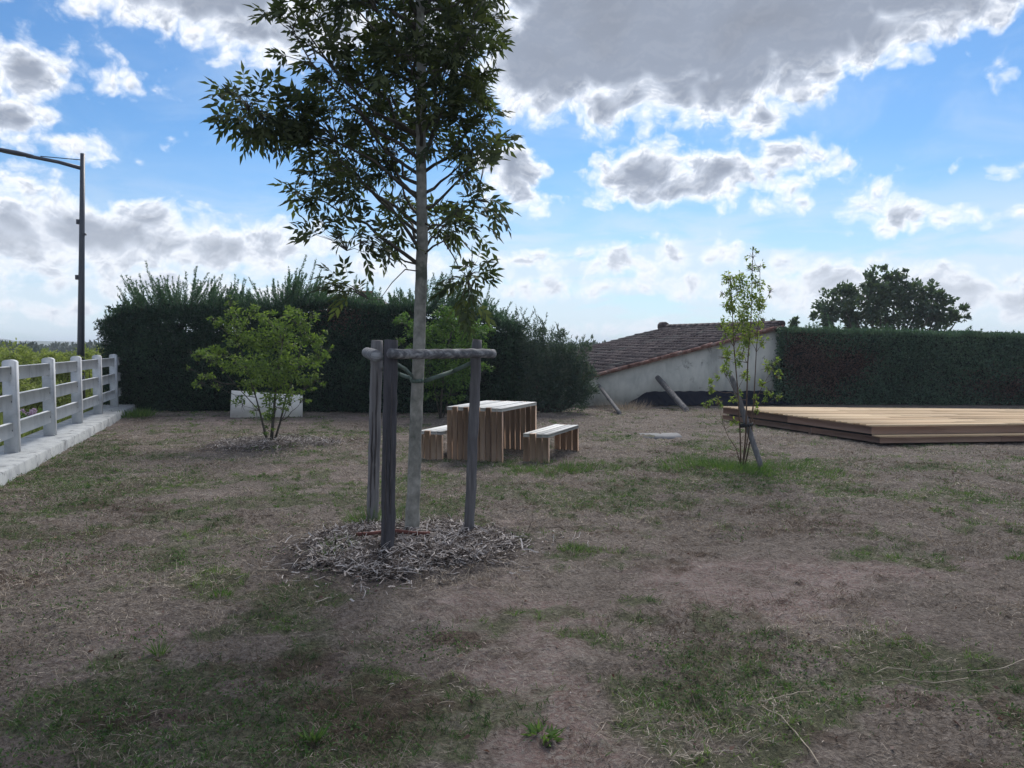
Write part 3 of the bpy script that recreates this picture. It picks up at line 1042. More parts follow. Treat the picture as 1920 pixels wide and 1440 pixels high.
special(2.6, [(815, 430, -.1), (850, 400, -.2), (895, 375, -.3)], .009, [(905, 385, -.3, 45, 18), (870, 400, -.25, 40, 14), (915, 300, -.3, 30, 8)])
wb.build('branches', M['dark_bark'], tree, smooth=True)
lb = MB()
cp.emit(lb, 3, lw=.36, lf=.56)
lb.build('crown', M['ash_leaf'], tree)


# ------------------------------------------------------------------ stakes, bars, straps, strip
def stake(base, top, r, label, name='tree_stake', group='wooden stakes round the tall tree', split=False, mat='stake_wood'):
    o = thing(name, label, 'stake', (base.x, base.y, 0), group)
    b = MB()
    n = 22
    pts = [base.lerp(top, i / (n - 1)) + Vector((random.gauss(0, .002), random.gauss(0, .002), 0)) for i in range(n)]
    pts[0].z -= .16
    rr = [r * (1 + random.gauss(0, .02)) for _ in range(n)]
    rr[-1] *= .93
    b.tube(pts, rr, 16, rough=.03)
    pole = b.build('pole', M[mat], o, smooth=True)
    if split:
        b = MB()
        for k_, (a, c, off) in enumerate(((.10, .62, -.25), (.2, .85, .35))):
            qs = [base.lerp(top, a + (c - a) * i / 8) + Vector((r * off + .004 * math.sin(i * 2.1 + k_), -r * (1.0 - .06 * k_), 0)) for i in range(9)]
            b.tube(qs, [.002, .006, .008, .009, .008, .007, .007, .005, .002], 4)
        b.build('crack', M['split_wood'], pole)['kind'] = 'stuff'
    return o


fs_b = G(727, 1040, .05)
fs = stake(fs_b, P(733, 637, fs_b.y), .052, 'dark thick front stake of the tall tree, nearest the camera', split=True, mat='front_stake_wood')
rl_b = G(698, 985, .03)
rl = stake(rl_b, P(707, 638, rl_b.y), .052, 'split weathered stake left of and behind the front stake', split=True)
rs_b = G(880, 996, .05)
rs = stake(rs_b, P(894, 637, rs_b.y), .043, 'slim grey stake on the right of the tall tree')


def crossbar(a, b_, r, label, rough=.0):
    o = thing('crossbar', label, 'crossbar', tuple((a + b_) / 2), 'half round bars nailed to the tree stakes')
    m = MB()
    n = 18
    pts = [a.lerp(b_, i / (n - 1)) + Vector((0, random.gauss(0, .003), random.gauss(0, .0025))) for i in range(n)]
    m.tube(pts, [r * (1 + random.gauss(0, .006) - .015 * math.sin(i_ * .45)) for i_ in range(n)], 14, rough=rough)
    m.build('pole', M['bar_wood'], o)
    for t in (.09, .83):
        m = MB()
        p = a.lerp(b_, t)
        m.tube([p + Vector((0, -r - .004, 0)), p + Vector((0, -r + .01, 0))], .007, 8)
        m.build('nail', M['lamp_metal'], o)
    return o


ca = P(731, 664, fs_b.y - .10)
cb = P(925, 663, rs_b.y - .085)
crossbar(ca, cb, .038, 'long grey log bar across the front from thick stake to slim stake')
c2a = P(707, 668, fs_b.y - .03)
c2b = P(688, 661, rl_b.y + .06)
crossbar(c2a, c2b, .046, 'short looking log bar on the left running back from the front stake')


def strap(pts, w, label, t=.004):
    o = thing('tree_tie', label, 'strap', tuple(pts[0]), 'rubber ties from stakes to trunk')
    m = MB()
    for a, b_ in zip(pts, pts[1:]):
        m.bar(a, b_, t, w, rnd=.5)
    m.build('band', M['strap'], o)
    return o


tz = P(786, 712, TY).z
tc_ = trunk_at(tz)
ring = [tc_ + Vector((math.cos(a) * .057, math.sin(a) * .057, .01 * math.sin(a))) for a in np.linspace(0.1, 2 * math.pi + .1, 13)]
strap([P(742, 682, fs_b.y + .05), P(760, 692, fs_b.y + .25), P(774, 706, TY - .07)] + [r_ for r_ in ring[6:12]], .032, 'green rubber tie from the thick front stake to the tree trunk')
strap([P(884, 680, rs_b.y), P(850, 696, rs_b.y + .01), P(798, 714, TY - .01)] + [ring[0]], .034, 'green rubber tie from the slim right stake to the tree trunk')
strap([P(718, 690, rl_b.y), P(750, 702, rl_b.y - .1), P(778, 712, TY + .05)], .032, 'green rubber tie from the rear left stake to the tree trunk')

sp = [P(a, b_, TY - .22) for a, b_ in ((668, 1001), (690, 1008), (715, 1012), (745, 1013), (780, 1012), (806, 1012))]
for q_ in sp:
    q_.z = float(H(q_.x, q_.y)) + .05 * max(0, 1 - ((q_.x - mc.x) / .77) ** 2 - ((q_.y - mc.y) / .72) ** 2) + .05
o = thing('reddish_strip', 'long reddish brown strip lying on the mulch by the front stake', 'strip', tuple(sp[0]))  # plain reddish brown strip of short straight pieces
m = MB()
for a, b_ in zip(sp, sp[1:]):
    m.bar(a, b_, .03, .022, rnd=.5)
m.build('strip', M['red_strip'], o)


# ------------------------------------------------------------------ generic small trees
def clump_leaves(mb, c, r, n, L, W, flat=1.0, droop=.2, rlo=0.0, rhi=1.0):
    c = np.array(c)
    d = rdir(n)
    rr = R.rand(n) ** .45
    off = d * rr[:, None] * np.array([r, r, r * flat])
    # break up into sub-tufts
    ns = max(3, n // 22)
    cen = rdir(ns) * (R.rand(ns) ** .5)[:, None] * np.array([r, r, r * flat])
    k_ = R.randint(0, ns, n)
    off = off * .32 + cen[k_] * .85
    ax = unit(off / r + rdir(n) * .8 + np.array([0, 0, -droop]))
    rn = np.clip(rlo + (rhi - rlo) * (R.rand(n) * .6 + R.rand(ns)[k_] * .4), 0, 1)
    mb.leaves(c + off, ax, rdir(n, 1.2), L * (.6 + .7 * R.rand(n)), W * (.6 + .7 * R.rand(n)), rn)


def small_tree(name, label, cat, base, clumps, leafmat, L, W, dens, stems, woodmat, droop=.2, flat=.7, wr=.02, depth=1.0, group=None):
    """clumps: (px, py, r_px, depth offset, amount); stems: polylines as (px, py, dy) from the base"""
    root = thing(name, label, cat, (base.x, base.y, 0), group)
    wbm, lbm = MB(), MB()
    ends = []
    for st in stems:
        r0 = st[0]
        pts = [base + Vector((st[1], 0, -.05))] + [P(a, b_, base.y + dy) for a, b_, dy in st[2:]]
        nn = len(pts)
        wbm.tube(pts, [r0 * (1 - .7 * i / (nn - 1)) for i in range(nn)], 7, rough=.08)
        ends += [(p, r0) for p in pts[1:]]
    for (px, py, rp, dy, amt) in clumps:
        c = P(px, py, base.y + dy)
        r = rp * base.y / FPX * (1.05 if name == 'sapling' else 1)
        q, r0 = min(ends, key=lambda e: (e[0] - c).length + (0.6 if e[0].z > c.z else 0))
        wbm.tube(curve(q, c, .05, 5, .03), [r0 * .45, r0 * .35, r0 * .25, r0 * .2, .002], 5)
        for j in range(7):
            e = c + Vector(tuple(rdir(1)[0])) * r * .8
            wbm.tube([c.lerp(q, .15), c.lerp(e, .5), e], [.004, .003, .0015], 3, cap=False)
        n = int(dens * amt * rp * rp / 100)
        clump_leaves(lbm, c, r, n, L, W, flat, droop)
    wbm.build('trunk', M[woodmat], root, smooth=True)
    lbm.build('crown', M[leafmat], root)
    return root


b1 = G(508, 832)
cl = [(440, 600, 38, .1, 1), (470, 585, 28, 0, .8), (430, 565, 16, 0, .6), (465, 635, 50, .1, 1), (520, 640, 58, .3, 1.1), (560, 605, 40, -.1, 1), (540, 585, 26, .2, .8),
      (590, 640, 34, 0, .9), (600, 665, 26, -.1, .8), (500, 690, 60, -.2, 1.1), (560, 690, 46, 0, 1), (440, 680, 40, .2, .9), (385, 668, 30, .1, .9), (360, 665, 16, .1, .8),
      (410, 662, 26, 0, .8), (390, 705, 20, .1, .8), (375, 720, 15, 0, .7), (405, 722, 14, 0, .6), (595, 712, 20, 0, .7), (575, 725, 28, 0, .8), (530, 735, 40, 0, 1),
      (470, 720, 34, 0, .9), (450, 755, 22, -.1, .6), (545, 755, 24, -.1, .6), (568, 750, 14, 0, .5), (480, 770, 20, 0, .5), (510, 785, 18, -.15, .7), (498, 805, 14, -.1, .7),
      (622, 655, 12, 0, .6), (500, 600, 30, .5, .8), (612, 620, 12, 0, .5), (400, 600, 12, 0, .3), (585, 590, 14, 0, .5), (520, 760, 26, 0, .5), (350, 690, 10, 0, .4)]
small_tree('maple_bush', 'bushy yellow green small tree with several stems on a mulch ring', 'tree', b1, cl, 'maple_leaf', .056, .034, 25,
           [(.030, 0, (512, 790, 0), (516, 745, 0), (522, 690, .1), (530, 640, .2)), (.018, -.03, (492, 790, 0), (480, 745, -.1), (462, 690, 0), (445, 640, .1)),
            (.020, .03, (526, 790, .1), (536, 745, .1), (556, 690, .1), (566, 640, 0)), (.012, -.05, (486, 770, .1), (440, 720, .1), (405, 680, .1))],
           'dark_bark', flat=.6)
b2 = G(826, 786)
cl = [(790, 620, 34, 0, 1), (760, 605, 24, 0, .8), (850, 610, 44, .2, 1), (900, 620, 30, 0, .9), (880, 650, 40, -.1, 1), (820, 660, 46, 0, 1), (770, 660, 26, 0, .8), (850, 700, 44, -.1, 1),
      (900, 690, 28, 0, .7), (810, 710, 34, 0, .9), (830, 590, 26, 0, .7), (850, 740, 26, 0, .7), (815, 745, 20, 0, .6), (745, 640, 14, 0, .5)]
small_tree('green_shrub', 'mid green shrub seen behind the tall tree and picnic table', 'shrub', b2, cl, 'mid_leaf', .07, .045, 46,
           [(.028, 0, (828, 740, 0), (832, 700, 0), (840, 650, 0), (850, 610, .1)), (.016, 0, (815, 730, 0), (800, 680, 0), (785, 630, 0)), (.014, .03, (850, 720, 0), (875, 670, 0), (890, 630, 0))], 'dark_bark')
# sapling on the right
cl = [(1410, 480, 10, 0, .8), (1408, 505, 13, 0, .8), (1425, 500, 9, 0, .6), (1365, 520, 16, 0, 1), (1385, 545, 24, 0, 1.1), (1420, 530, 16, 0, .8), (1400, 575, 30, 0, 1.2), (1365, 570, 20, 0, 1),
      (1430, 570, 12, 0, .7), (1380, 610, 28, .1, 1.2), (1405, 630, 22, 0, 1), (1430, 600, 10, 0, .5), (1390, 660, 20, 0, .9), (1362, 670, 18, 0, .9), (1358, 700, 16, 0, .8), (1395, 700, 14, 0, .7),
      (1440, 690, 15, 0, .6), (1455, 680, 10, 0, .6), (1430, 720, 12, 0, .7), (1458, 705, 10, 0, .6), (1445, 735, 15, 0, .6), (1460, 745, 9, 0, .5), (1420, 755, 10, 0, .5), (1330, 728, 12, 0, 1),
      (1345, 752, 13, 0, .8), (1325, 758, 8, 0, .8), (1380, 745, 12, 0, .6), (1376, 790, 9, 0, 1), (1418, 770, 10, 0, .7), (1355, 550, 8, 0, .5), (1445, 545, 8, 0, .4), (1430, 640, 12, 0, .6), (1350, 610, 9, 0, .5)]
small_tree('sapling', 'thin multi stemmed sapling with sparse yellow green leaves tied to a leaning stake', 'sapling', sap, cl, 'sapling_leaf', .042, .024, 54,
           [(.013, 0, (1398, 820, 0), (1400, 750, 0), (1402, 680, 0), (1408, 600, 0), (1410, 530, 0), (1412, 462, 0)), (.012, -.02, (1388, 820, 0), (1384, 740, 0), (1376, 650, 0), (1372, 560, 0), (1368, 515, 0)),
            (.010, .02, (1408, 820, .05), (1414, 740, 0), (1418, 660, 0), (1424, 580, 0), (1425, 510, 0)), (.008, 0, (1380, 840, 0), (1366, 820, 0), (1360, 805, 0)),
            (.007, 0, (1412, 760, 0), (1432, 720, 0), (1450, 690, 0))], 'brown_stem', droop=.25, flat=1.35)
s2b = G(1434, 882)
o = stake(s2b + Vector((0, .12, 0)), P(1371, 705, sap.y + .35), .036, 'grey stake leaning left against the thin sapling', group=None)
ax = P(1404, 798, sap.y)
o = thing('tree_tie', 'black tie binding the thin sapling to its leaning stake', 'strap', tuple(ax))
m = MB()
rg = [P(1399, 797, sap.y) + Vector((math.cos(a) * .085, math.sin(a) * .07, .015 * math.cos(a))) for a in np.linspace(0, 2 * math.pi, 17)]
for a, b_ in zip(rg, rg[1:]):
    m.bar(a, b_, .008, .04, rnd=.5)
m.build('band', M['black_rubber'], o)


# green tufts
def tuft(name, label, c, r, n, L, mat='green_blade', group=None, w=.004, cat='grass tuft', up=1.0):
    b = MB()
    a = R.rand(n) * 6.283
    rr = R.rand(n) ** .6 * r
    if r > .3:                                   # ragged outline, bare spots
        rr = rr * 1.5
        px_, py_ = c.x + rr * np.cos(a) * 1.2, c.y + rr * np.sin(a)
        kp = R.rand(n) < smst(fbm(px_, py_, 3.0, 3, 95, .6) + .35 * (1 - rr / r / 1.5), .50, .78)
        a, rr = a[kp], rr[kp] * 1.1
        n = len(a)
    base = np.stack([c.x + rr * np.cos(a), c.y + rr * np.sin(a), np.zeros(n)], -1)
    base[:, 2] = H(base[:, 0], base[:, 1]) - .005
    d = unit(np.stack([np.cos(a) * .6, np.sin(a) * .6, np.full(n, up)], -1) + R.randn(n, 3) * .25)
    b.leaves(base, d, rdir(n), L * (.5 + .7 * R.rand(n)), w * (.7 + .6 * R.rand(n)), .3 + .7 * R.rand(n), wide=.35)
    o = b.build(name, M[mat])
    return tag(o, label, cat, group, kind='stuff' if name == 'weed_patch' else None)


tuft('grass_tuft', 'tall green grass tuft at the foot of the split rear stake', G(700, 985) + Vector((0, -.1, .06)), .16, 260, .26)
tuft('grass_tuft', 'green grass tuft on the mulch between front stake and trunk', G(752, 1000), .09, 120, .22)
tuft('ragwort_weed', 'feathery green weed growing on the left of the mulch heap', G(645, 1040), .11, 220, .12, w=.008, cat='weed', up=.7)
tuft('ragwort_weed', 'small feathery weed at the lower left edge of the mulch', G(622, 1058), .06, 90, .09, w=.008, cat='weed', up=.7)
tuft('dandelion_weed', 'bright green leafy weed on bare soil at the bottom centre', G(1018, 1382), .055, 60, .06, w=.016, cat='weed', up=.35)
tuft('dandelion_weed', 'bright green upright weed at the bottom left', G(585, 1385), .03, 26, .07, w=.014, cat='weed', up=.9)
tuft('grass_tuft', 'upright bright green grass tuft left of the mulch in the dry lawn', G(300, 1222), .025, 46, .11, w=.005)
tuft('grass_tuft', 'bright low grass tuft right of the mulch heap', G(1075, 1028), .12, 200, .06)
tuft('grass_tuft', 'small yellow green tuft in front of the mulch on the left', G(415, 1110), .07, 130, .06)
tuft('grass_tuft', 'single bright tuft at the far right edge of the lawn', G(1905, 1050), .07, 110, .05)
tuft('weed_patch', 'lush green grass growing round the foot of the thin sapling', sap + Vector((-.3, -.05, 0)), .55, 3400, .14, w=.006)
tuft('weed_patch', 'lush green grass right of the leaning sapling stake', sap + Vector((.45, -.2, 0)), .5, 2200, .11, w=.006)
tuft('weed_patch', 'green grass growing along the front of the right bench', G(1050, 884), .5, 3000, .09, w=.005)
tuft('weed_patch', 'leafy green weeds where the plinth meets the hedge', G(255, 782), .35, 600, .22, w=.02, cat='weeds')


def stalk(pts, label, r=.0026):
    p = []
    for a, b_ in pts:
        g = G(a, b_)
        g.z = float(H(g.x, g.y)) + .012 + random.random() * .01
        p.append(g)
    b = MB()
    fine = []
    for i in range(len(p) - 1):
        for s_ in range(4):
            fine.append(p[i].lerp(p[i + 1], s_ / 4) + Vector((0, random.gauss(0, .003), abs(random.gauss(0, .003)))))
    fine.append(p[-1])
    b.tube(fine, r, 5)
    return tag(b.build('dry_stalk', M['stalk']), label, 'stalk', 'long dry stalks lying on the lawn')


stalk([(1640, 1262), (1665, 1256), (1720, 1263), (1800, 1266), (1870, 1262), (1925, 1252)], 'longest pale dry stalk, reaching the right edge of the lawn')
stalk([(1635, 1277), (1690, 1285), (1750, 1290), (1815, 1285)], 'pale dry stalk lying just below the longest one')
stalk([(1430, 1333), (1465, 1355), (1500, 1388), (1520, 1415), (1537, 1442)], 'curved dry stalk at the bottom edge of the lawn')
stalk([(1425, 1323), (1470, 1312), (1525, 1297)], 'thin short dry stalk left of the long pair', .0025)
stalk([(488, 1080), (540, 1070)], 'short broken stick left of the mulch heap', .005)


# ------------------------------------------------------------------ picnic table and benches
U = Vector((.38, .925, 0)).normalized()
VV = Vector((-U.y, U.x, 0))


def plank_furniture(kind, corner, W, L, Hh, nplank, label, cat, group=None):
    """a top of planks whose ends interleave with two upright plank panels"""
    root = thing(kind, label, cat, (corner.x, corner.y, 0), group)
    pw = W / nplank
    gap = .010
    th = .048
    top, e1, e2 = MB(), MB(), MB()
    z3 = Vector((0, 0, 1))
    for i in range(nplank):
        c0 = corner + VV * (pw * (i + .5))
        full = (i % 2 == 0)
        s0, s1 = (0, L) if not full else (th + .003, L - th - .003)
        if i in (0, nplank - 1): s0, s1 = (.0, L)
        hz = Hh + random.uniform(-.003, .003)
        a, b_ = c0 + U * s0, c0 + U * s1
        a.z = b_.z = hz - th * .5
        top.bar(a, b_, pw - gap, th, rnd=random.random(), bevel=.004)
        up_h = hz - th - .002 if (s0 == 0) else hz
        for mb_, s_ in ((e1, th / 2 + random.uniform(0, .004)), (e2, L - th / 2 - random.uniform(0, .004))):
            p = c0 + U * s_
            mb_.box((p.x, p.y, up_h / 2 - .02), tuple(U * th / 2), tuple(VV * (pw - gap) / 2), (0, 0, up_h / 2 + .02), rnd=random.random(), bevel=.005)
    # long side board below the top
    for s_ in (.5, nplank - .5):
        pass
    top.build('tabletop' if 'table' in kind else 'seat', M['table_top'], root)
    e1.build('end_panel', M['table_leg'], root)
    e2.build('end_panel', M['table_leg'], root)
    return root


tcorner = G(942, 868)
tcorner.x += .0
plank_furniture('picnic_table', tcorner, .86, 1.36, .755, 10, 'wooden plank picnic table with solid slatted ends and a bleached top', 'table')
bcorner = G(1029, 869)
plank_furniture('bench', bcorner, .385, 1.38, .40, 4, 'low plank bench on the right of the picnic table', 'bench', 'benches beside the picnic table')
plank_furniture('bench', G(829, 862), .385, 1.38, .40, 4, 'low plank bench on the left of the table, half hidden by the tree trunk', 'bench', 'benches beside the picnic table')


# ------------------------------------------------------------------ deck
def deck():
    root = thing('wooden_deck', 'low two step wooden deck of pale boards with reddish brown sides', 'deck', tuple(DECKP[0]))
    c0 = P(1635, 797, 12.70)
    ztop = c0.z
    z1 = P(1650, 818, DECKP[0].y).z
    near = Vector((c0.x, c0.y, 0))
    lc = G(1356, 762, ztop)
    lc.z = 0
    nr = Vector((14.4, near.y + (14.4 - near.x) * .10, 0))
    bk = G(1915, 767, ztop)
    br = Vector((14.4, lc.y + (14.4 - lc.x) * (bk.y - lc.y) / (bk.x - lc.x), 0))
    # boards: run parallel with the front, cut by the left edge
    mb = MB()
    nb = 30
    for i in range(nb):
        a0, a1 = i / nb, (i + 1) / nb - .05 / nb
        l0, l1 = near.lerp(lc, a0), near.lerp(lc, a1)
        r0, r1 = nr.lerp(br, a0), nr.lerp(br, a1)
        cuts = sorted([0, 1] + [random.uniform(.15 + .3 * q, .4 + .3 * q) for q in range(2)])
        for s0, s1 in zip(cuts, cuts[1:]):
            s1 = s1 - .0006 if s1 < 1 else s1
            A, B, C_, D = l0.lerp(r0, s0), l0.lerp(r0, s1), l1.lerp(r1, s1), l1.lerp(r1, s0)
            v = [(q.x, q.y, z) for z in (ztop - .028, ztop) for q in (A, B, C_, D)]
            mb.add(v, [np.array([[3, 2, 1, 0], [4, 5, 6, 7], [0, 1, 5, 4], [1, 2, 6, 5], [2, 3, 7, 6], [3, 0, 4, 7]])])
    mb.build('decking', M['deck_top'], root)

    def face(a, b_, zt, zb, th, nsplit, name, out=0.0, mat='deck_side'):
        m_ = MB()
        d = (b_ - a)
        cuts = [k_ / nsplit for k_ in range(nsplit + 1)]
        nrm = Vector((d.y, -d.x, 0)).normalized()
        for s0, s1 in zip(cuts, cuts[1:]):
            A = a.lerp(b_, s0) + nrm * (out - th / 2)
            B = a.lerp(b_, s1 - .0015) + nrm * (out - th / 2)
            A.z = B.z = (zt + zb) / 2
            m_.bar(A, B, th, zt - zb, bevel=.003)
        return m_.build(name, M[mat], root)
    zm = (ztop - .03 + z1) / 2
    face(near, nr, ztop - .030, z1 + .008, .03, 3, 'fascia')
    face(lc, near, ztop - .030, z1 + .012, .03, 2, 'fascia')
    # step: a lower frame in front and along the left
    dl = (near - lc).normalized()
    s_near = Vector((DECKP[0].x, DECKP[0].y, 0))
    s_right = Vector((14.4, s_near.y + (14.4 - s_near.x) * .10, 0))
    s_left = lc + Vector((-.02, -.02, 0))
    face(s_near, s_right, z1 - .022, .035, .03, 4, 'fascia')
    face(s_left, s_near, z1 - .022, .035, .03, 2, 'fascia')
    m_ = MB()
    q = [s_near, s_right, nr, near]
    A, B, C_, D = q
    v = [(p.x, p.y, z) for z in (z1 - .02, z1 + .004) for p in (A, B, C_ + Vector((0, -.002, 0)), D + Vector((0, -.002, 0)))]
    m_.add(v, [np.array([[3, 2, 1, 0], [4, 5, 6, 7], [0, 1, 5, 4], [1, 2, 6, 5], [2, 3, 7, 6], [3, 0, 4, 7]])], .6)
    m_.build('step', M['deck_top'], root)
    # dark frame beneath
    m_ = MB()
    ins = Vector((.12, .12, 0))
    v = [(p.x, p.y, z) for z in (-.05, ztop - .034) for p in (near + ins, nr + Vector((-.05, .12, 0)), br + Vector((-.05, -.05, 0)), lc + Vector((.12, -.05, 0)))]
    m_.add(v, [np.array([[3, 2, 1, 0], [4, 5, 6, 7], [0, 1, 5, 4], [1, 2, 6, 5], [2, 3, 7, 6], [3, 0, 4, 7]])], .6)
    m_.build('underframe', M['dark_void'], root)
    for t in (.25, .62):
        m_ = MB()
        p = s_left.lerp(s_near, t)
        m_.box((p.x + .06, p.y, .06), (.05, 0, 0), (0, .06, 0), (0, 0, .06), bevel=.004)
        m_.build('support_block', M['deck_side'], root)


deck()

# manhole slab
s1, s2, s3, s4 = G(1212, 823), G(1281, 822), G(1272, 812), G(1197, 813)
o = thing('concrete_slab', 'flat grey concrete cover set in the grass behind the benches', 'slab', tuple((s1 + s3) / 2))
m = MB()
v = [(p.x, p.y, z) for z in (-.05, .008) for p in (s1, s2, s3, s4)]
m.add(v, [np.array([[3, 2, 1, 0], [4, 5, 6, 7], [0, 1, 5, 4], [1, 2, 6, 5], [2, 3, 7, 6], [3, 0, 4, 7]])], .5)
m.build('lid', M['slab'], o)


# ------------------------------------------------------------------ fence and plinth
def fence():
    root = thing('fence', 'white three rail concrete fence with rounded square posts on a plinth', 'fence', tuple(post1))
    gap = 2.115
    zb = .16
    ztop = 1.425
    half = .08
    for i in range(-2, 6):
        c = post1 + FD * (gap * i)
        if i == 5: c = post1 + FD * (gap * 5.0)
        m = MB()
        prof = [(-half, zb - .05), (half, zb - .05), (half, ztop - .035), (half * .8, ztop - .014), (half * .4, ztop - .003), (0, ztop), (-half * .4, ztop - .003), (-half * .8, ztop - .014), (-half, ztop - .035)]
        vs = []
        for s_ in (-1, 1):
            for a, z in prof:
                p = c + FN * a + FD * (half * s_)
                vs.append((p.x, p.y, z))
        n = len(prof)
        q = np.array([[j, (j + 1) % n, n + (j + 1) % n, n + j] for j in range(n)])
        m.add(vs, [q, np.arange(n)[::-1].reshape(1, -1), (np.arange(n) + n).reshape(1, -1)], .5)
        m.build('post', M['white_fence'], root)
    for i in range(-2, 5):
        a = post1 + FD * (gap * i + half - .01)
        b_ = post1 + FD * (gap * (i + 1) - half + .01)
        
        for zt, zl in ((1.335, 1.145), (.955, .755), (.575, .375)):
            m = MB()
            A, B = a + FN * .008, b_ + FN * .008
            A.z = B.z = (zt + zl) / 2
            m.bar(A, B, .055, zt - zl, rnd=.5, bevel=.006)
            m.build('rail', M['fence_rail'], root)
    # little bolts
    for i in range(0, 4):
        for z in (1.24, .86, .47):
            m = MB()
            p = post1 + FD * (gap * i - half - .06) + FN * .037
            m.tube([(p.x, p.y, z), (p.x + FN.x * .006, p.y + FN.y * .006, z)], .012, 8)
            m.build('bolt', M['lamp_metal'], root)
    
    # plinth
    pr = thing('concrete_plinth', 'stained pale concrete plinth the white fence stands on', 'plinth', tuple(post1))
    m = MB()
    ns = 60
    vs = []
    for k_ in range(ns + 1):
        c = post1 + FD * (-6 + 15.7 * k_ / ns)
        wv = random.gauss(0, .004)
        for a, z in ((-.35, -.15), (-.35, .16), (.355, .160), (.372 + wv, .145), (.378 + wv, -.1)):
            p = c + FN * a
            vs.append((p.x, p.y, z))
    q = []
    for k_ in range(ns):
        for j in range(4):
            q.append([k_ * 5 + j, k_ * 5 + j + 1, (k_ + 1) * 5 + j + 1, (k_ + 1) * 5 + j])
    m.add(vs, [np.array(q)[:, ::-1], np.array([[0, 1, 2, 3, 4]]), np.array([[4, 3, 2, 1, 0]]) + ns * 5], .5)
    m.build('block', M['concrete'], pr)


fence()


# ------------------------------------------------------------------ street lamp
def lamp():
    Y = 20.0
    base = P(148, 668, Y)
    base.z = 0
    top = P(155, 288, Y)
    root = thing('street_lamp', 'tall slim dark street lamp with a long arm behind the fence', 'street lamp', tuple(base))
    m = MB()
    m.tube([base, base.lerp(top, .3), base.lerp(top, .6), top], [.098, .085, .07, .056], 16)
    m.build('pole', M['lamp_metal'], root, smooth=True)
    m = MB()
    m.tube([Vector((base.x, base.y, 0)), Vector((base.x, base.y, 1.35))], [.13, .12], 12)
    m.build('base_sleeve', M['lamp_metal'], root)
    m = MB()
    arm = [P(154, 316, Y), P(110, 304, Y), P(70, 296, Y), P(50, 292, Y)]
    m.tube(arm, [.05, .045, .045, .05], 8)
    armo = m.build('arm', M['lamp_metal'], root, smooth=True)
    m = MB()
    m.tube([P(154, 300, Y), P(76, 293, Y)], .012, 6)
    m.build('stay_rod', M['lamp_metal'], root)
    m = MB()
    a, b_ = P(62, 293, Y), P(-28, 276, Y)
    pts = [a.lerp(b_, t) for t in (0, .12, .3, .6, .85, 1)]
    d = (b_ - a).normalized()
    vs = []
    for p, hw, hh in zip(pts, (.04, .09, .14, .16, .13, .05), (.035, .05, .065, .06, .045, .02)):
        for aa in np.linspace(0, 2 * math.pi, 13)[:-1]:
            vs.append((p.x, p.y + math.cos(aa) * hw, p.z + math.sin(aa) * hh))
    q = [[i * 12 + j, i * 12 + (j + 1) % 12, (i + 1) * 12 + (j + 1) % 12, (i + 1) * 12 + j] for i in range(5) for j in range(12)]
    m.add(vs, [np.array(q), np.arange(12).reshape(1, -1), (np.arange(12) + 60).reshape(1, -1)], .5)
    m.build('lamp_head', M['lamp_metal'], armo, smooth=True)
    for (px, py, s_) in ((147, 416, -1), (158, 439, 1), (145, 520, -1)):
        m = MB()
        p = P(px, py, Y)
        m.box(tuple(p), (.035, 0, 0), (0, .05, 0), (0, 0, .06 if s_ < 0 else .03), bevel=.006)
        q_ = P(152 if s_ < 0 else 154, py, Y)
        m.bar(p, q_, .03, .03)
        m.build('bracket', M['lamp_metal'], root)


lamp()

# ------------------------------------------------------------------ cream panels by the hedge
pa, pb_, pc_, pd_ = P(434, 732, 17.6), P(500, 737, 17.5), P(567, 741, 17.35), P(431, 784, 17.3)
root = thing('cream_panel', 'pair of cream boards standing low against the hedge behind the bushy tree', 'panel', tuple(G(498, 783)))
for (tl, tr, bl, br_) in (((434, 732), (505, 737), (431, 784), (503, 784)), ((508, 738), (567, 740), (505, 784), (567, 783))):
    m = MB()
    quad = [G(*bl), G(*br_), None, None]
    quad[3] = P(tl[0], tl[1], quad[0].y + .05)
    quad[2] = P(tr[0], tr[1], quad[1].y + .05)
    off = Vector((0, .03, 0))
    vs = [tuple(p) for p in quad] + [tuple(p + off) for p in quad]
    m.add(vs, [np.array([[0, 1, 2, 3], [7, 6, 5, 4], [0, 4, 5, 1], [1, 5, 6, 2], [2, 6, 7, 3], [3, 7, 4, 0]])], .5)
    m.build('board', M['panel'], root)


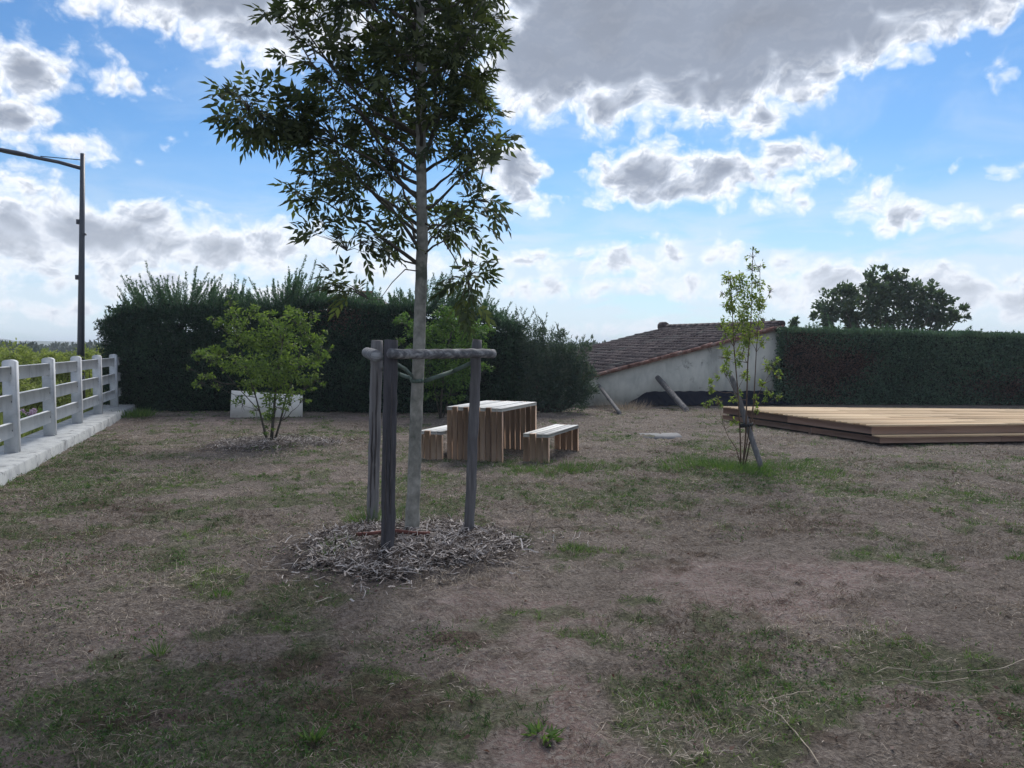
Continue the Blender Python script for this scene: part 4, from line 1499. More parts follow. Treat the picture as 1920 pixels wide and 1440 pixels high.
# ------------------------------------------------------------------ hedges
def hedge(label, p0, p1, depth, hfun, dens, L, W, leafmat, gaps=None, shoots=0, bump=.13, brown=None, coremat='hedge_core', shoot_h=(.25, .6), name='hedge', trim=False):
    p0, p1 = Vector(p0), Vector(p1)
    ln = (p1 - p0).length
    u = (p1 - p0) / ln
    nrm = Vector((u.y, -u.x, 0))          # towards the camera
    root = thing(name, label, 'hedge', (p0.x, p0.y, 0))

    def surf(s_, z, f=None):
        """front surface point"""
        o_ = (fbm(s_, z, .9, 3, 61) - .5) * 2 * bump * 2 + (fbm(s_, z, 3.5, 2, 62) - .5) * bump * 1.6
        return np.stack([p0.x + u.x * s_ + nrm.x * o_, p0.y + u.y * s_ + nrm.y * o_, z], -1)
    lb_ = MB()
    bb = MB()
    # front
    n = int(ln * 2.4 * dens)
    s_ = R.rand(n) * ln
    hh = np.array([hfun(a) for a in np.linspace(0, ln, 200)])
    hs = np.interp(s_, np.linspace(0, ln, 200), hh) + (fbm(s_, s_ * 0, 1.2, 3, 66) - .5) * (.28 if not trim else .11)
    z = R.rand(n) * hs
    p = surf(s_, z)
    inw = R.rand(n) ** 2 * .30
    rnd_top = np.clip((z - (hs - .35)) / .35, 0, 1) ** 2 * .4
    p -= np.array(nrm)[None, :] * (inw + rnd_top - .05)[:, None]
    kp = np.ones(n, bool)
    if gaps:
        for (a0, a1, z0, z1) in gaps:
            g = (s_ > a0) & (s_ < a1) & (z > z0) & (z < z1) & (fbm(s_, z, 3.4, 3, 71, .6) > .49 + .25 * np.abs((z - .5 * (z0 + z1)) / (.5 * (z1 - z0))) ** 3 + .2 * np.abs((s_ - .5 * (a0 + a1)) / (.5 * (a1 - a0))) ** 4)
            kp &= ~g
    if gaps:                       # twiggy depth around the holes
        a0, a1, z0, z1 = gaps[0]
        m_ = int((a1 - a0 + 1.4) * (z1 - z0 + .8) * 2600)
        sx, zx = a0 - .7 + R.rand(m_) * (a1 - a0 + 1.4), z0 - .5 + R.rand(m_) * (z1 - z0 + .9)
        hole = (fbm(sx, zx, 3.4, 3, 71, .6) > .51 + .25 * np.abs((zx - .5 * (z0 + z1)) / (.5 * (z1 - z0))) ** 3 + .2 * np.abs((sx - .5 * (a0 + a1)) / (.5 * (a1 - a0))) ** 4)
        sx, zx = sx[~hole], zx[~hole]
        m_ = len(sx)
        px_ = surf(sx, zx) - np.array(nrm)[None, :] * (.15 + .7 * R.rand(m_))[:, None]
        lb_.leaves(px_, rdir(m_, .3), rdir(m_), L * 1.4 * (.6 + .7 * R.rand(m_)), W * 2.0 * (.6 + .7 * R.rand(m_)), R.rand(m_) * .6)
    s_, z, p, n = s_[kp], z[kp], p[kp], int(kp.sum())
    ax = unit(rdir(n) * .8 + np.array(nrm) * .5 + np.array([0, 0, .45]))
    rn = np.clip(fbm(s_, z, 1.6, 3, 64) * .6 + R.rand(n) * .55 - .1, 0, 1)
    isb = np.zeros(n, bool)
    if brown is not None:
        pr_ = np.zeros(n)
        for (bs, bz, rs_, rz, am) in brown:
            pr_ += am * np.exp(-((s_ - bs) / rs_) ** 2 - ((z - bz) / rz) ** 2)
        isb = R.rand(n) < pr_ * (.4 + fbm(s_, z, 2.5, 2, 69))
    ll, ww = L * (.5 + .8 * R.rand(n)), W * (.5 + .8 * R.rand(n))
    g = ~isb
    lb_.leaves(p[g], ax[g], rdir(n)[g], ll[g], ww[g], rn[g])
    if isb.any():
        bb.leaves(p[isb], ax[isb], rdir(n)[isb], ll[isb] * .8, ww[isb] * .8, rn[isb])
    # top and ends and back (sparser)
    n = int(ln * depth * dens * .8)
    s_ = R.rand(n) * ln
    hs = np.interp(s_, np.linspace(0, ln, 200), hh) + (fbm(s_, s_ * 0, 1.2, 3, 66) - .5) * (.28 if not trim else .11)
    dd = R.rand(n) * depth
    base = np.stack([p0.x + u.x * s_ - nrm.x * dd, p0.y + u.y * s_ - nrm.y * dd, hs - R.rand(n) * .12 - .06 + (fbm(s_, dd, 3, 2, 63) - .5) * (.25 if not trim else .05)], -1)
    lb_.leaves(base, unit(rdir(n) * .6 + np.array([0, 0, 1.0])), rdir(n), L * (.6 + .8 * R.rand(n)), W * (.6 + .8 * R.rand(n)), np.clip(.3 + .6 * R.rand(n), 0, 1))
    for end in (0, 1):
        n = int(depth * 2.2 * dens)
        dd = R.rand(n) * depth
        z = R.rand(n) * hh[0 if end == 0 else -1]
        e = p0 if end == 0 else p1
        sg = -1 if end == 0 else 1
        o_ = (fbm(dd, z, 1.5, 3, 75) - .3) * bump * 3 + R.randn(n) * .06
        base = np.stack([e.x - nrm.x * dd + sg * u.x * o_, e.y - nrm.y * dd + sg * u.y * o_, z], -1)
        lb_.leaves(base, unit(rdir(n) + np.array(u) * sg * .5), rdir(n), L * (.6 + .8 * R.rand(n)), W * (.6 + .8 * R.rand(n)), R.rand(n))
    n = int(ln * 2.2 * dens * .25)
    s_ = R.rand(n) * ln
    hs = np.interp(s_, np.linspace(0, ln, 200), hh)
    z = R.rand(n) * hs
    kp = np.ones(n, bool)
    if gaps:
        for (a0, a1, z0, z1) in gaps:
            kp &= ~((s_ > a0) & (s_ < a1) & (z > z0) & (z < z1))
    s_, z, n = s_[kp], z[kp], int(kp.sum())
    base = np.stack([p0.x + u.x * s_ - nrm.x * depth, p0.y + u.y * s_ - nrm.y * depth, z], -1)
    lb_.leaves(base, rdir(n, .4), rdir(n), L * 1.4, W * 1.6, R.rand(n))
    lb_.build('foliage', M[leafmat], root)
    if brown is not None and bb.n:
        bb.build('dead_foliage', M['brown_leaf'], root)
    # added opaque core against see-through, the dim inside put into its near-black colour
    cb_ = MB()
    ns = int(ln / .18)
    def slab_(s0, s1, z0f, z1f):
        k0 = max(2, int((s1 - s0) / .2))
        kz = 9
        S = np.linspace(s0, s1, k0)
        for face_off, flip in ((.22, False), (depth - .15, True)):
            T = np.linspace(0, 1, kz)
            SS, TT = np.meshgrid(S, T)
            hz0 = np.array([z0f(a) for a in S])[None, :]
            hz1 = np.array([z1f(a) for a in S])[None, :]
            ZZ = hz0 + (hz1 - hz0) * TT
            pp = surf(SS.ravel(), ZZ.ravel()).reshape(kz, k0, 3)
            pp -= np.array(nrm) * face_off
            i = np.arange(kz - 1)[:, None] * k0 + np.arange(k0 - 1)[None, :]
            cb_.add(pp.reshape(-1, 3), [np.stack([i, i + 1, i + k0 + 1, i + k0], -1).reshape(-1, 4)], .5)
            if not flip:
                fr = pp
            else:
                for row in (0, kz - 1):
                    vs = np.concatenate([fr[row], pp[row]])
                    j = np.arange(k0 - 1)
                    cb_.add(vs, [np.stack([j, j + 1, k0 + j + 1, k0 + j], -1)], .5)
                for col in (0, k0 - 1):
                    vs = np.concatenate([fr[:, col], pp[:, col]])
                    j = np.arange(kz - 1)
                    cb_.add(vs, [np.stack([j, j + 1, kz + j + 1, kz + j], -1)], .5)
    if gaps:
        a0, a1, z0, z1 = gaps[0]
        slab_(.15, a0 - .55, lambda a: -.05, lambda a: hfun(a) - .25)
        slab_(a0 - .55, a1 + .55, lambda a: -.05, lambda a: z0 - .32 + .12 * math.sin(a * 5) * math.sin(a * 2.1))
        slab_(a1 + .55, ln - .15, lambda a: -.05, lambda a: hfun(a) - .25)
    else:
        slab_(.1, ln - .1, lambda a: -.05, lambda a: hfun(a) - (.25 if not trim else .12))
    cb_.build('dark_core', M[coremat], root)
    if shoots:
        sb, wb_ = MB(), MB()
        for i in range(shoots):
            a = random.random() * ln
            dd = random.random() * depth * .8
            cl_ = float(fbm(np.array([a]), np.array([0.]), 1.7, 3, 81, .7)[0])
            hmul = .25 + 1.15 * min(1, max(0, (cl_ - .25) / .45))
            h0 = hfun(a) - .12
            base = p0 + u * a - nrm * dd
            base.z = h0
            hgt = random.uniform(*shoot_h) * hmul * (1.5 if random.random() < .07 else 1)
            d = Vector((random.gauss(1.6 * (float(vnoise(np.array(a * 1.3), np.array(5.))) - .5), .22), random.gauss(0, .25), 1)).normalized()
            tip = base + d * hgt
            pts = curve(base, tip, 0, 4, .02)
            wb_.tube(pts, [.006, .005, .003, .0015], 3, cap=False)
            nl = int(64 * hgt / .5) + 10
            t = R.rand(nl) ** .8
            bp = np.array([tuple(base)]) + np.array([tuple(tip - base)]) * t[:, None]
            bp = bp + R.randn(nl, 3) * np.array([.03, .03, .01]) * (1 - t)[:, None]
            axl = unit(np.array([tuple(d)]) * .9 + rdir(nl) * .75)
            sb.leaves(bp, axl, rdir(nl), (.11 - .06 * t) * (.6 + .7 * R.rand(nl)), .012 + .010 * R.rand(nl), R.rand(nl))
        sb.build('young_shoots', M['hedge_shoot'], root)['kind'] = 'stuff'
        wb_.build('twigs', M['dark_bark'], root)['kind'] = 'stuff'
    return root


hl0 = G(196, 770)
hl1 = G(960, 776)
lnL = (hl1 - hl0).length


def hleft(a):
    # heights read along the hedge
    px = 196 + (960 - 196) * a / lnL
    y = np.interp(px, [196, 230, 300, 420, 560, 640, 700, 760, 830, 900, 960], [592, 572, 562, 566, 562, 552, 560, 566, 575, 588, 606])
    return P(px, float(y) + 6, 18.8).z


gx0 = (250 - 196) / (960 - 196) * lnL
gx1 = (395 - 196) / (960 - 196) * lnL
hedge('tall dark untrimmed evergreen hedge with feathery shoots along its top', hl0, hl1, 1.3, hleft, 2600, .085, .032, 'hedge_leaf',
      gaps=[(gx0, gx1 + .6, 1.92, 2.22)], shoots=820, shoot_h=(.25, .80), brown=[((650 - 196) / 764 * lnL, 2.35, .5, .3, .8)])

hr0 = Vector((7.45, 21.2, 0))
hr1 = Vector((18.5, 21.0, 0))


def hright(a):
    px = np.interp(a, [0, (hr1 - hr0).length], [1463, 2240])
    return P(px, float(np.interp(px, [1463, 1560, 1700, 1920, 2200], [611, 612, 616, 621, 626])) + 2, 21.1).z


hedge('neatly clipped dark green hedge behind the deck with browned patches', hr0, hr1, 1.2, hright, 2100, .07, .034, 'rhedge_leaf', bump=.10, trim=True,
      brown=[(.9, .9, .9, .7, 1.5), (.5, 1.6, .5, .4, 1.1), (1.9, 1.2, .6, .4, .8), (6.2, .5, 1.2, .35, 1.0)], shoots=60, shoot_h=(.1, .28))


# loose shrubs
def blob_shrub(name, label, base, clumps, leafmat, L, W, dens, woodmat='dark_bark', shoots=0, group=None, cat='shrub', flat=1.0, core=None):
    root = thing(name, label, cat, (base.x, base.y, base.z), group)
    lbm, wbm = MB(), MB()
    for (px, py, rp, dy, amt) in clumps:
        c = P(px, py, base.y + dy)
        r = rp * base.y / FPX
        wbm.tube(curve(base + Vector((random.gauss(0, .1), 0, -.1)), c, .05, 5, .02), [.05 * base.y / 18, .04 * base.y / 18, .03 * base.y / 18, .02 * base.y / 18, .006], 5)
        clump_leaves(lbm, c, r, int(dens * amt * rp * rp / 100), L, W, flat, -.25)
        for j in range(shoots):
            d = Vector((random.gauss(.0, .5), random.gauss(0, .4), 1)).normalized()
            e0 = c + Vector(tuple(rdir(1)[0])) * r * .7
            e1 = e0 + d * random.uniform(.2, .45)
            wbm.tube([e0, e1], [.004, .0015], 3, cap=False)
            nl = 26
            t = R.rand(nl)
            bp = np.array([tuple(e0)]) + np.array([tuple(e1 - e0)]) * t[:, None]
            lbm.leaves(bp, unit(np.array([tuple(d)]) + rdir(nl) * .7), rdir(nl), .07 * (.5 + R.rand(nl)), .018, R.rand(nl))
    wbm.build('stems', M[woodmat], root, smooth=True)
    lbm.build('foliage', M[leafmat], root)
    return root


sb_ = G(1030, 774)
cl = [(960, 640, 34, .4, 1.2), (950, 690, 40, .3, 1.3), (960, 740, 36, .2, 1.3), (1000, 650, 40, .1, 1.2), (1000, 700, 44, 0, 1.3), (1000, 745, 34, 0, 1.3), (1045, 660, 36, 0, 1.1), (1045, 705, 42, 0, 1.3), (1040, 745, 36, 0, 1.3),
      (1080, 675, 30, 0, 1), (1085, 715, 34, 0, 1.2), (1080, 748, 28, 0, 1.2), (1100, 655, 14, 0, .5), (1108, 700, 16, 0, .7), (975, 612, 20, .3, .7), (1015, 618, 18, .2, .6), (1050, 632, 14, .1, .5), (1100, 735, 20, 0, 1)]
blob_shrub('cypress_shrub', 'loose grey green cypress shrub at the right end of the dark hedge', sb_, cl, 'cypress_leaf', .08, .024, 150, shoots=7)

# far tree behind the right hedge
tY = 36
tb_ = P(1668, 640, tY)
tb_.z = -.2
cl = []
for (a, b_, r) in ((1560, 575, 34), (1545, 595, 22), (1590, 560, 30), (1610, 590, 34), (1650, 535, 34), (1680, 525, 26), (1640, 565, 36), (1690, 560, 40), (1725, 550, 30), (1720, 585, 38), (1760, 575, 30), (1765, 600, 26),
                   (1795, 590, 18), (1740, 600, 30), (1670, 600, 40), (1600, 605, 30), (1625, 530, 16), (1660, 512, 12), (1755, 555, 12), (1535, 575, 10), (1808, 580, 8), (1570, 545, 10), (1700, 515, 12)):
    cl.append((a, b_, r, random.uniform(-1, 1), 1.0))
blob_shrub('broadleaf_tree', 'round crowned dark broadleaf tree rising behind the clipped hedge', tb_, cl, 'far_leaf', .22, .15, 44, cat='tree')
# a few small sprigs above the hedge / roof corner
for (px, py, rp, lab) in ((1442, 607, 6, 'small leafy tree top just above the roof corner of the plastered building'), (1487, 606, 9, 'tiny leafy tree top above the left end of the clipped hedge')):
    bb_ = P(px, 640, 30)
    bb_.z = 0
    blob_shrub('distant_tree', lab, bb_, [(px - 6, py, rp, 0, 1.6), (px + 6, py - 1, rp, .3, 1.4), (px, py + 12, rp, 0, 1.6)], 'far_leaf', .16, .09, 60, cat='tree')


# ------------------------------------------------------------------ plastered building with tiled roof
def shed():
    S = 1.1
    A = P(1112, 703, 21.0)
    E = P(1463, 612, 21.6)
    D = P(1245, 617, 28.0)
    base = Vector((E.x, E.y, 0))
    root = thing('tiled_outbuilding', 'low plastered outbuilding with a sloping old clay tile roof', 'building', tuple(base))
    dn = A - E                       # down the slope along the near verge
    lnv = dn.length
    dn = dn / lnv
    rd = D - E
    rl_ = rd.length
    rd = rd / rl_                     # along the ridge, away
    nrm = dn.cross(rd).normalized()
    if nrm.z < 0: nrm = -nrm
    # continue the verge lower than the shrub
    down = lnv + 1.4
    # wall below the near verge
    end = E + dn * down
    wallT = .3
    wn = Vector((dn.x, dn.y, 0)).normalized()
    back = Vector((rd.x, rd.y, 0)).normalized()
    m = MB()
    ns = 30
    vs = []
    for k_ in range(ns + 1):
        p = E + dn * (down * k_ / ns)
        z = p.z - .06
        for off, zz in ((0, -.2), (0, z), (wallT, z), (wallT, -.2)):
            q = p + back * off
            vs.append((q.x, q.y, zz))
    q = []
    for k_ in range(ns):
        for j in range(4):
            q.append([k_ * 4 + j, k_ * 4 + (j + 1) % 4, (k_ + 1) * 4 + (j + 1) % 4, (k_ + 1) * 4 + j])
    m.add(vs, [np.array(q), np.array([[0, 1, 2, 3]]), np.array([[3, 2, 1, 0]]) + ns * 4], .5)
    m.build('wall', M['render_wall'], root)
    # other three walls
    m = MB()
    e0, e1 = Vector((E.x, E.y, 0)), Vector((D.x, D.y, 0))
    a1 = e1 + Vector((dn.x, dn.y, 0)) * down
    a0 = e0 + Vector((dn.x, dn.y, 0)) * down
    def w_(p, q_, zp, zq):
        d = (q_ - p).normalized()
        n_ = Vector((d.y, -d.x, 0)) * .12
        vs_ = [tuple(p - n_), tuple(q_ - n_), tuple(q_ + n_), tuple(p + n_)]
        vs_ = [(x, y, 0) for x, y, _ in vs_] + [(x, y, z) for (x, y, _), z in zip(vs_, (zp, zq, zq, zp))]
        m.add(vs_, [np.array([[3, 2, 1, 0], [4, 5, 6, 7], [0, 1, 5, 4], [1, 2, 6, 5], [2, 3, 7, 6], [3, 0, 4, 7]])], .5)
    w_(e0 + back * .32, e1 - back * .2, E.z - .12, D.z - .12)
    w_(a0 + back * .32, a1 - back * .2, end.z - .12, end.z - .12)
    w_(e1 - back * .1 + Vector((dn.x, dn.y, 0)) * .2, a1 - back * .1, D.z - .12, end.z - .12)
    m.build('rear_wall', M['render_wall'], root)
    # roof deck
    o_n = -.12
    P0 = E + rd * o_n
    LR = rl_ + .1
    m = MB()
    vs_ = [P0, P0 + rd * LR, P0 + rd * LR + dn * down, P0 + dn * down]
    vv = [tuple(p - nrm * .06) for p in vs_] + [tuple(p) for p in vs_]
    m.add(vv, [np.array([[0, 1, 2, 3], [4, 7, 6, 5], [0, 4, 5, 1], [1, 5, 6, 2], [2, 6, 7, 3], [3, 7, 4, 0]])], .5)
    m.build('roof_boards', M['mortar'], root)
    # tiles: barrel rows running down the slope
    m = MB()
    pitch, course = .175, .30
    nrow = int(LR / pitch)
    ncr = int(down / course) + 1
    prof = [(-.5, .0), (-.38, .042), (-.2, .070), (0, .080), (.2, .070), (.38, .042), (.5, .0)]
    for i in range(nrow):
        c0 = P0 + rd * (pitch * (i + .5)) + nrm * .006
        for j in range(ncr):
            s0 = j * course - .02 + random.gauss(0, .012)
            s1 = s0 + course + .05
            if s0 < 0: s0 = 0
            s1 = min(s1, down + .05)
            jt = random.gauss(0, .013)
            l0, l1 = random.gauss(0, .006) + .004, .022 + random.gauss(0, .009)
            vs_ = []
            for s_, lf, sc_ in ((s0, l0, .92), (s1, l1, 1.02)):
                for a, h_ in prof:
                    p = c0 + dn * s_ + rd * (a * pitch * sc_ + jt) + nrm * (h_ * sc_ + lf)
                    vs_.append(tuple(p))
            n = len(prof)
            f = [[k_, k_ + 1, n + k_ + 1, n + k_] for k_ in range(n - 1)]
            m.add(vs_, [np.array(f), (np.arange(n) + n).reshape(1, -1)], random.random())
    m.build('roof_tiles', M['tile'], root)
    # verge: mortar and reddish edge tiles on the near wall head
    m = MB()
    for j in range(int(down / .3)):
        p = E + dn * (j * .3 + .15) - rd * .13 + nrm * (.015 + random.gauss(0, .008))
        m.tube([p - dn * .17, p + dn * .17], [.036 + random.gauss(0, .006), .044], 7, rnd=random.random())
    m.build('verge_tiles', M['mortar'], root)
    # ridge tiles
    m = MB()
    for j in range(int(LR / .36)):
        p = P0 + rd * (j * .36 + .18) + nrm * .07
        m.tube([p - rd * .19, p + rd * .19], [.095, .105], 9, rnd=random.random())
    p = D + nrm * .10
    m.tube([p - rd * .15, p + rd * .15], [.16, .17], 9, rnd=.3)
    m.build('ridge_tiles', M['tile'], root)
    # far slope beyond the ridge
    m = MB()
    dn2 = Vector((-dn.x, -dn.y, dn.z))
    vs_ = [P0, P0 + rd * LR, P0 + rd * LR + dn2 * 1.3, P0 + dn2 * 1.3]
    vv = [tuple(p - Vector((0, 0, .06))) for p in vs_] + [tuple(p) for p in vs_]
    m.add(vv, [np.array([[0, 1, 2, 3], [4, 7, 6, 5], [0, 4, 5, 1], [1, 5, 6, 2], [2, 6, 7, 3], [3, 7, 4, 0]])], .5)
    m.build('rear_roof', M['tile'], root)

    # black sheeting along the wall foot
    def wallpt(px):
        d = ray(px, 700)
        # intersection with wall plane in plan
        w = Vector((dn.x, dn.y))
        # E + t*w = s*(d.x,d.y)
        det = w.x * (-d.y) - w.y * (-d.x)
        t = ((-E.x) * (-d.y) - (-E.y) * (-d.x)) / det
        return Vector((E.x + w.x * t, E.y + w.y * t, 0))
    to = thing('black_sheeting', 'crumpled black plastic sheeting along the foot of the plastered wall', 'plastic sheet', tuple(wallpt(1300)))
    m = MB()
    ns, nz = 120, 10
    vs_ = []
    for k_ in range(ns + 1):
        px = 1178 + (1470 - 1178) * k_ / ns
        w0 = wallpt(px)
        zt = float(np.interp(px, [1178, 1212, 1225, 1300, 1470], [.03, .33, .345, .345, .345])) + .008 * math.sin(k_ * .7)
        for j in range(nz + 1):
            t = j / nz
            outw = .03 + .55 * t ** 1.6 * float(np.interp(px, [1178, 1215, 1470], [.7, 1, 1.0])) + .04 * t * math.sin(k_ * 1.13 + 2 * math.sin(k_ * .31)) + .02 * t * math.sin(k_ * 2.7)
            z = zt * (1 - t) ** 1.25 + .012 * math.sin(k_ * .9 + j) * t + .03
            p = w0 - back * outw
            vs_.append((p.x, p.y, z))
    i = np.arange(ns)[:, None] * (nz + 1) + np.arange(nz)[None, :]
    m.add(vs_, [np.stack([i, i + 1, i + nz + 2, i + nz + 1], -1).reshape(-1, 4)], .5)
    m.build('sheet', M['tarp'], to, smooth=True)
    # props
    f1 = G(1290, 773)
    w1 = wallpt(1230) - back * .10
    w1.z = P(1230, 708, w1.y).z
    stake(f1, w1, .075, 'thick grey wooden prop leaning on the plastered wall over black sheeting', name='wall_prop', group='props leaning against the wall', mat='prop_wood')
    f2 = G(1164, 777)
    w2 = wallpt(1120) - back * .08
    w2.z = P(1119, 722, w2.y).z
    stake(f2, w2, .045, 'thin dark wooden prop leaning on the wall beside the grey shrub', name='wall_prop', group='props leaning against the wall', mat='prop_wood')
    # dry weeds along the foot of the wall
    tuft('dry_weeds', 'dry brown weeds along the foot of the plastered wall', G(1168, 768), .45, 700, .30, mat='dry_blade', w=.006, cat='weeds')
    tuft('dry_weeds', 'low brown weeds between sheeting and deck corner', G(1330, 778), .6, 500, .16, mat='dry_blade', w=.006, cat='weeds')


shed()

# young shoots standing before the wall, left of the sapling
bb_ = G(1349, 786)

# ------------------------------------------------------------------ beyond the fence: shrubs, wood, hill, houses
cols = [(-60, 16, 668), (8, 18.5, 664), (52, 17, 660), (92, 19.5, 664), (128, 21, 662), (172, 22, 664), (200, 24, 660), (30, 26, 655), (80, 28, 657), (150, 30, 656), (-20, 30, 654), (215, 30, 652)]
words = ['leftmost, cut by the frame', 'at the left edge behind the first post', 'between the first and second fence posts', 'directly behind the second fence post', 'between the second and third fence posts',
         'right of the street lamp behind the third post', 'beside the loose left end of the hedge', 'in the second row near the left edge', 'in the second row above the second post', 'in the second row just left of the street lamp',
         'in the second row at the far left', 'furthest right, showing over the last fence post']
for (px, Y, top), wd in zip(cols, words):
    b_ = P(px, 700, Y)
    b_.z = 0
    root = thing('field_shrub', 'yellow green leafy field shrub ' + wd, 'shrub', tuple(b_), 'pale shrubs in the field beyond the fence')
    lbm, wbm = MB(), MB()
    ht = P(px, top, Y).z
    for j in range(11):
        c = b_ + Vector((random.gauss(0, .42), random.gauss(0, .4), random.uniform(.12, .93) * ht))
        clump_leaves(lbm, c, random.uniform(.25, .42), 430, .085, .042, 1.0, -.1)
        wbm.tube(curve(b_, c, .03, 4, .03), [.02, .015, .01, .004], 4)
    wbm.build('stems', M['dark_bark'], root)
    lbm.build('foliage', M['field_leaf'], root)

for (px, py, Y, lab) in ((78, 772, 15.3, 'lilac flowers seen under the middle rail left of the second post'), (70, 780, 14.4, 'paler lilac flower head lower behind the bottom rail'), (42, 778, 13.4, 'lilac flowers right of the first fence post')):
    c = P(px, py, Y)
    root = thing('flowering_plant', lab, 'flowers', (c.x, c.y, 0), 'lilac flowers behind the fence')
    lbm, wbm, pbm = MB(), MB(), MB()
    for j in range(9):
        e = c + Vector((random.gauss(0, .10), random.gauss(0, .10), random.gauss(0, .07)))
        wbm.tube([Vector((c.x, c.y, 0)), Vector((c.x, c.y, 0)).lerp(e, .6), e], [.005, .004, .002], 4)
        n = 40
        pbm = MB()
        pbm.leaves(np.array([tuple(e)]) + rdir(n) * .03, rdir(n), rdir(n), .035, .025, R.rand(n))
        pbm.build('flower_head', M['petal'], root)
    n = 120
    z = R.rand(n) * max(c.z, .2)
    lbm.leaves(np.stack([c.x + R.randn(n) * .08, c.y + R.randn(n) * .08, z], -1), rdir(n, .6), rdir(n), .12, .03, R.rand(n))
    wbm.build('stems', M['mid_leaf'], root)
    lbm.build('leaves', M['mid_leaf'], root)
    pass


# tall grass of the field
def field_grass():
    n = 26000
    t = -6 + R.rand(n) * 30
    d = -.45 - R.rand(n) ** 1.5 * 5
    x = post1.x + FD.x * t + FN.x * d
    y = post1.y + FD.y * t + FN.y * d
    b = MB()
    base = np.stack([x, y, H(x, y)], -1)
    b.leaves(base, rdir(n, 1.8, .5), rdir(n), .16 + .3 * R.rand(n) ** 2, .009 + .008 * R.rand(n), R.rand(n), wide=.3)
    tag(b.build('field_grass', M['field_leaf']), 'tall unmown grass of the field beyond the white fence', 'tall grass', kind='stuff')


field_grass()


def wood():
    b = MB()
    for i in range(260):
        Y = random.uniform(110, 260)
        px = random.uniform(-250, 1900)
        c = P(px, 650, Y)
        g = float(H(c.x, c.y))
        hgt = 1.6 + random.uniform(-2, 8) / FPX * Y - g
        r = random.uniform(1.6, 3)
        n = 320
        dd = rdir(n)
        off = dd * (R.rand(n) ** .4)[:, None] * np.array([r, r, hgt * .5])
        b.leaves(np.array([[c.x, c.y, g + hgt * .5]]) + off, unit(dd + rdir(n) * .6), rdir(n), .9, .65, np.clip(R.rand(n) * .7 + random.random() * .3, 0, 1))
    tag(b.build('distant_wood', M['dark_wood_leaf']), 'dark line of distant trees across the open country', 'wood', kind='stuff')


wood()


def hills():
    xs = np.linspace(-1500, 1500, 220)
    b = MB()
    ys = np.linspace(0, 1, 14)
    V = []
    for yy in ys:
        for x in xs:
            az = math.atan2(x, 900) * FPX + 960
            top = 1.6 + 900 / FPX * np.interp(az, [-400, 0, 60, 120, 200, 400, 1500], [19, 17, 16, 12, 9, 3, 2])
            zz = -4 + (top + 4) * math.sin(yy * math.pi / 2) ** .8 + (float(vnoise(np.array(x / 18.), np.array(yy * 9))) - .5) * 2.2 * yy
            V.append((x, 620 + yy * 280 + abs(x) * .05, zz))
        
    nx = len(xs)
    i = np.arange(13)[:, None] * nx + np.arange(nx - 1)[None, :]
    b.add(V, [np.stack([i, i + 1, i + nx + 1, i + nx], -1).reshape(-1, 4)], .5)
    tag(b.build('hills', M['hill'], None, smooth=True), kind='structure')


hills()


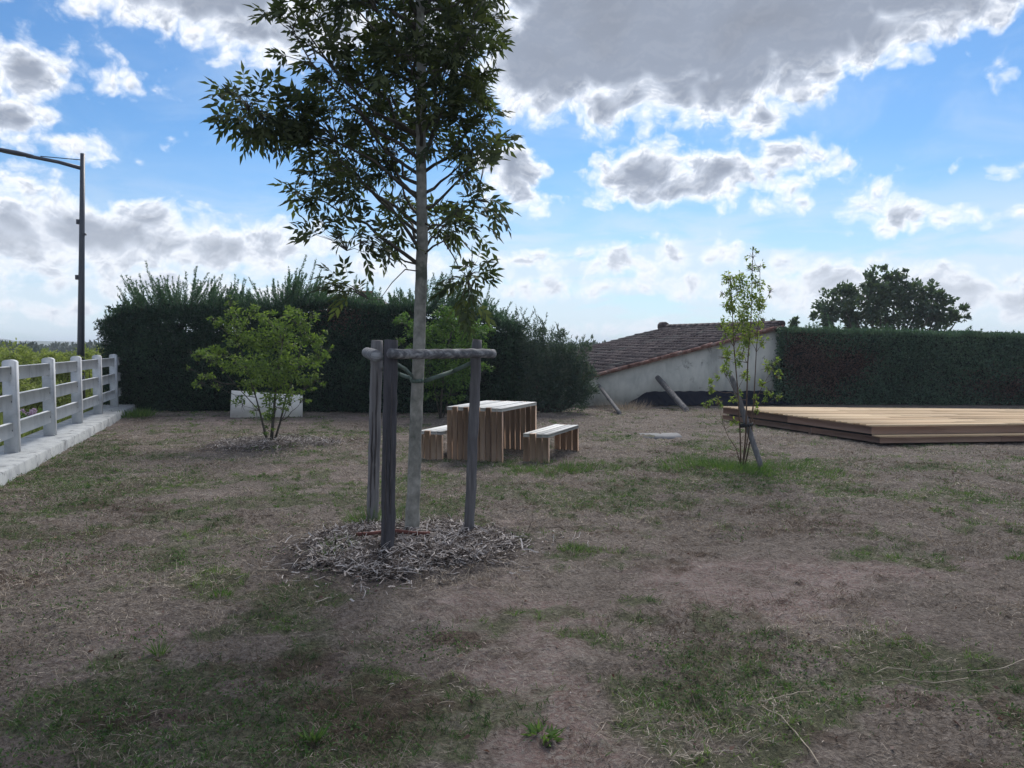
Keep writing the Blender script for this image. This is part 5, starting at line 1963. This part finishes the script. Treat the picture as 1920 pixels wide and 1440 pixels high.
def house(label, px, Y, apex_py, half_px, rise, wall_h, roofmat, ln=7, chimney=None):
    c = P(px, 650, Y)
    g = float(H(c.x, c.y))
    apex = P(px, apex_py, Y).z
    hw = half_px * Y / FPX
    root = thing('house', label, 'house', (c.x, c.y, g))
    ev = apex - rise
    m = MB()
    vs = [(c.x - hw, c.y, g), (c.x + hw, c.y, g), (c.x + hw, c.y, ev), (c.x, c.y, apex - .12), (c.x - hw, c.y, ev)]
    vs += [(x, y + ln, z) for x, y, z in vs]
    m.add(vs, [np.array([[0, 1, 2, 3, 4]]), np.array([[9, 8, 7, 6, 5]]), np.array([[0, 5, 6, 1], [1, 6, 7, 2], [4, 9, 5, 0]])], .5)
    m.build('wall', M['house_wall'], root)
    m = MB()
    for s_ in (-1, 1):
        a = Vector((c.x, c.y - .3, apex))
        b_ = Vector((c.x + s_ * (hw + .35), c.y - .3, ev - .35 * rise / hw))
        o_ = Vector((0, ln + .6, 0))
        t = Vector((0, 0, .14))
        v = [a, b_, b_ + o_, a + o_]
        vv = [tuple(p) for p in v] + [tuple(p + t) for p in v]
        m.add(vv, [np.array([[3, 2, 1, 0], [4, 5, 6, 7], [0, 1, 5, 4], [1, 2, 6, 5], [2, 3, 7, 6], [3, 0, 4, 7]])], .5)
    rf = m.build('roof', M[roofmat], root)
    m = MB()
    m.box((c.x - hw * .4, c.y - .02, g + wall_h * .55), (.5, 0, 0), (0, .03, 0), (0, 0, .6))
    m.build('window', M['dark_glass'], root)
    if chimney:
        m = MB()
        k_ = P(chimney[0], chimney[1], Y)
        m.box((k_.x, c.y + 1.5, k_.z - .6), (.42, 0, 0), (0, .3, 0), (0, 0, .62), bevel=.02)
        m.box((k_.x, c.y + 1.5, k_.z + .06), (.5, 0, 0), (0, .38, 0), (0, 0, .05))
        m.build('chimney', M['chimney'], rf)
    return root


house('house whose grey roof tip and orange chimney peek over the dark hedge', 686, 60, 553, 75, 2.0, 3, 'house_roof', chimney=(680, 546))
house('tiny distant house with a pinkish roof at the left edge of the view', 2, 150, 652, 14, 1.0, 2, 'red_roof')
house('small grey roofed house beside the street lamp pole near the hedge end', 187, 70, 656, 9, .3, 1, 'house_roof', ln=3)


# ------------------------------------------------------------------ air
m = bpy.data.materials.new('haze')
m.use_nodes = True
m.node_tree.nodes.clear()
k = N(m.node_tree)
out = k.n('ShaderNodeOutputMaterial')
vol = k.n('ShaderNodeVolumePrincipled')
vol.inputs['Color'].default_value = (.78, .86, .97, 1)
vol.inputs['Density'].default_value = .0007
vol.inputs['Anisotropy'].default_value = .2
k.l(vol.outputs[0], out.inputs['Volume'])
b = MB()
b.box((0, 300, 5.5), (2600, 0, 0), (0, 2600, 0), (0, 0, 11.5))
tag(b.build('haze', m), kind='stuff')
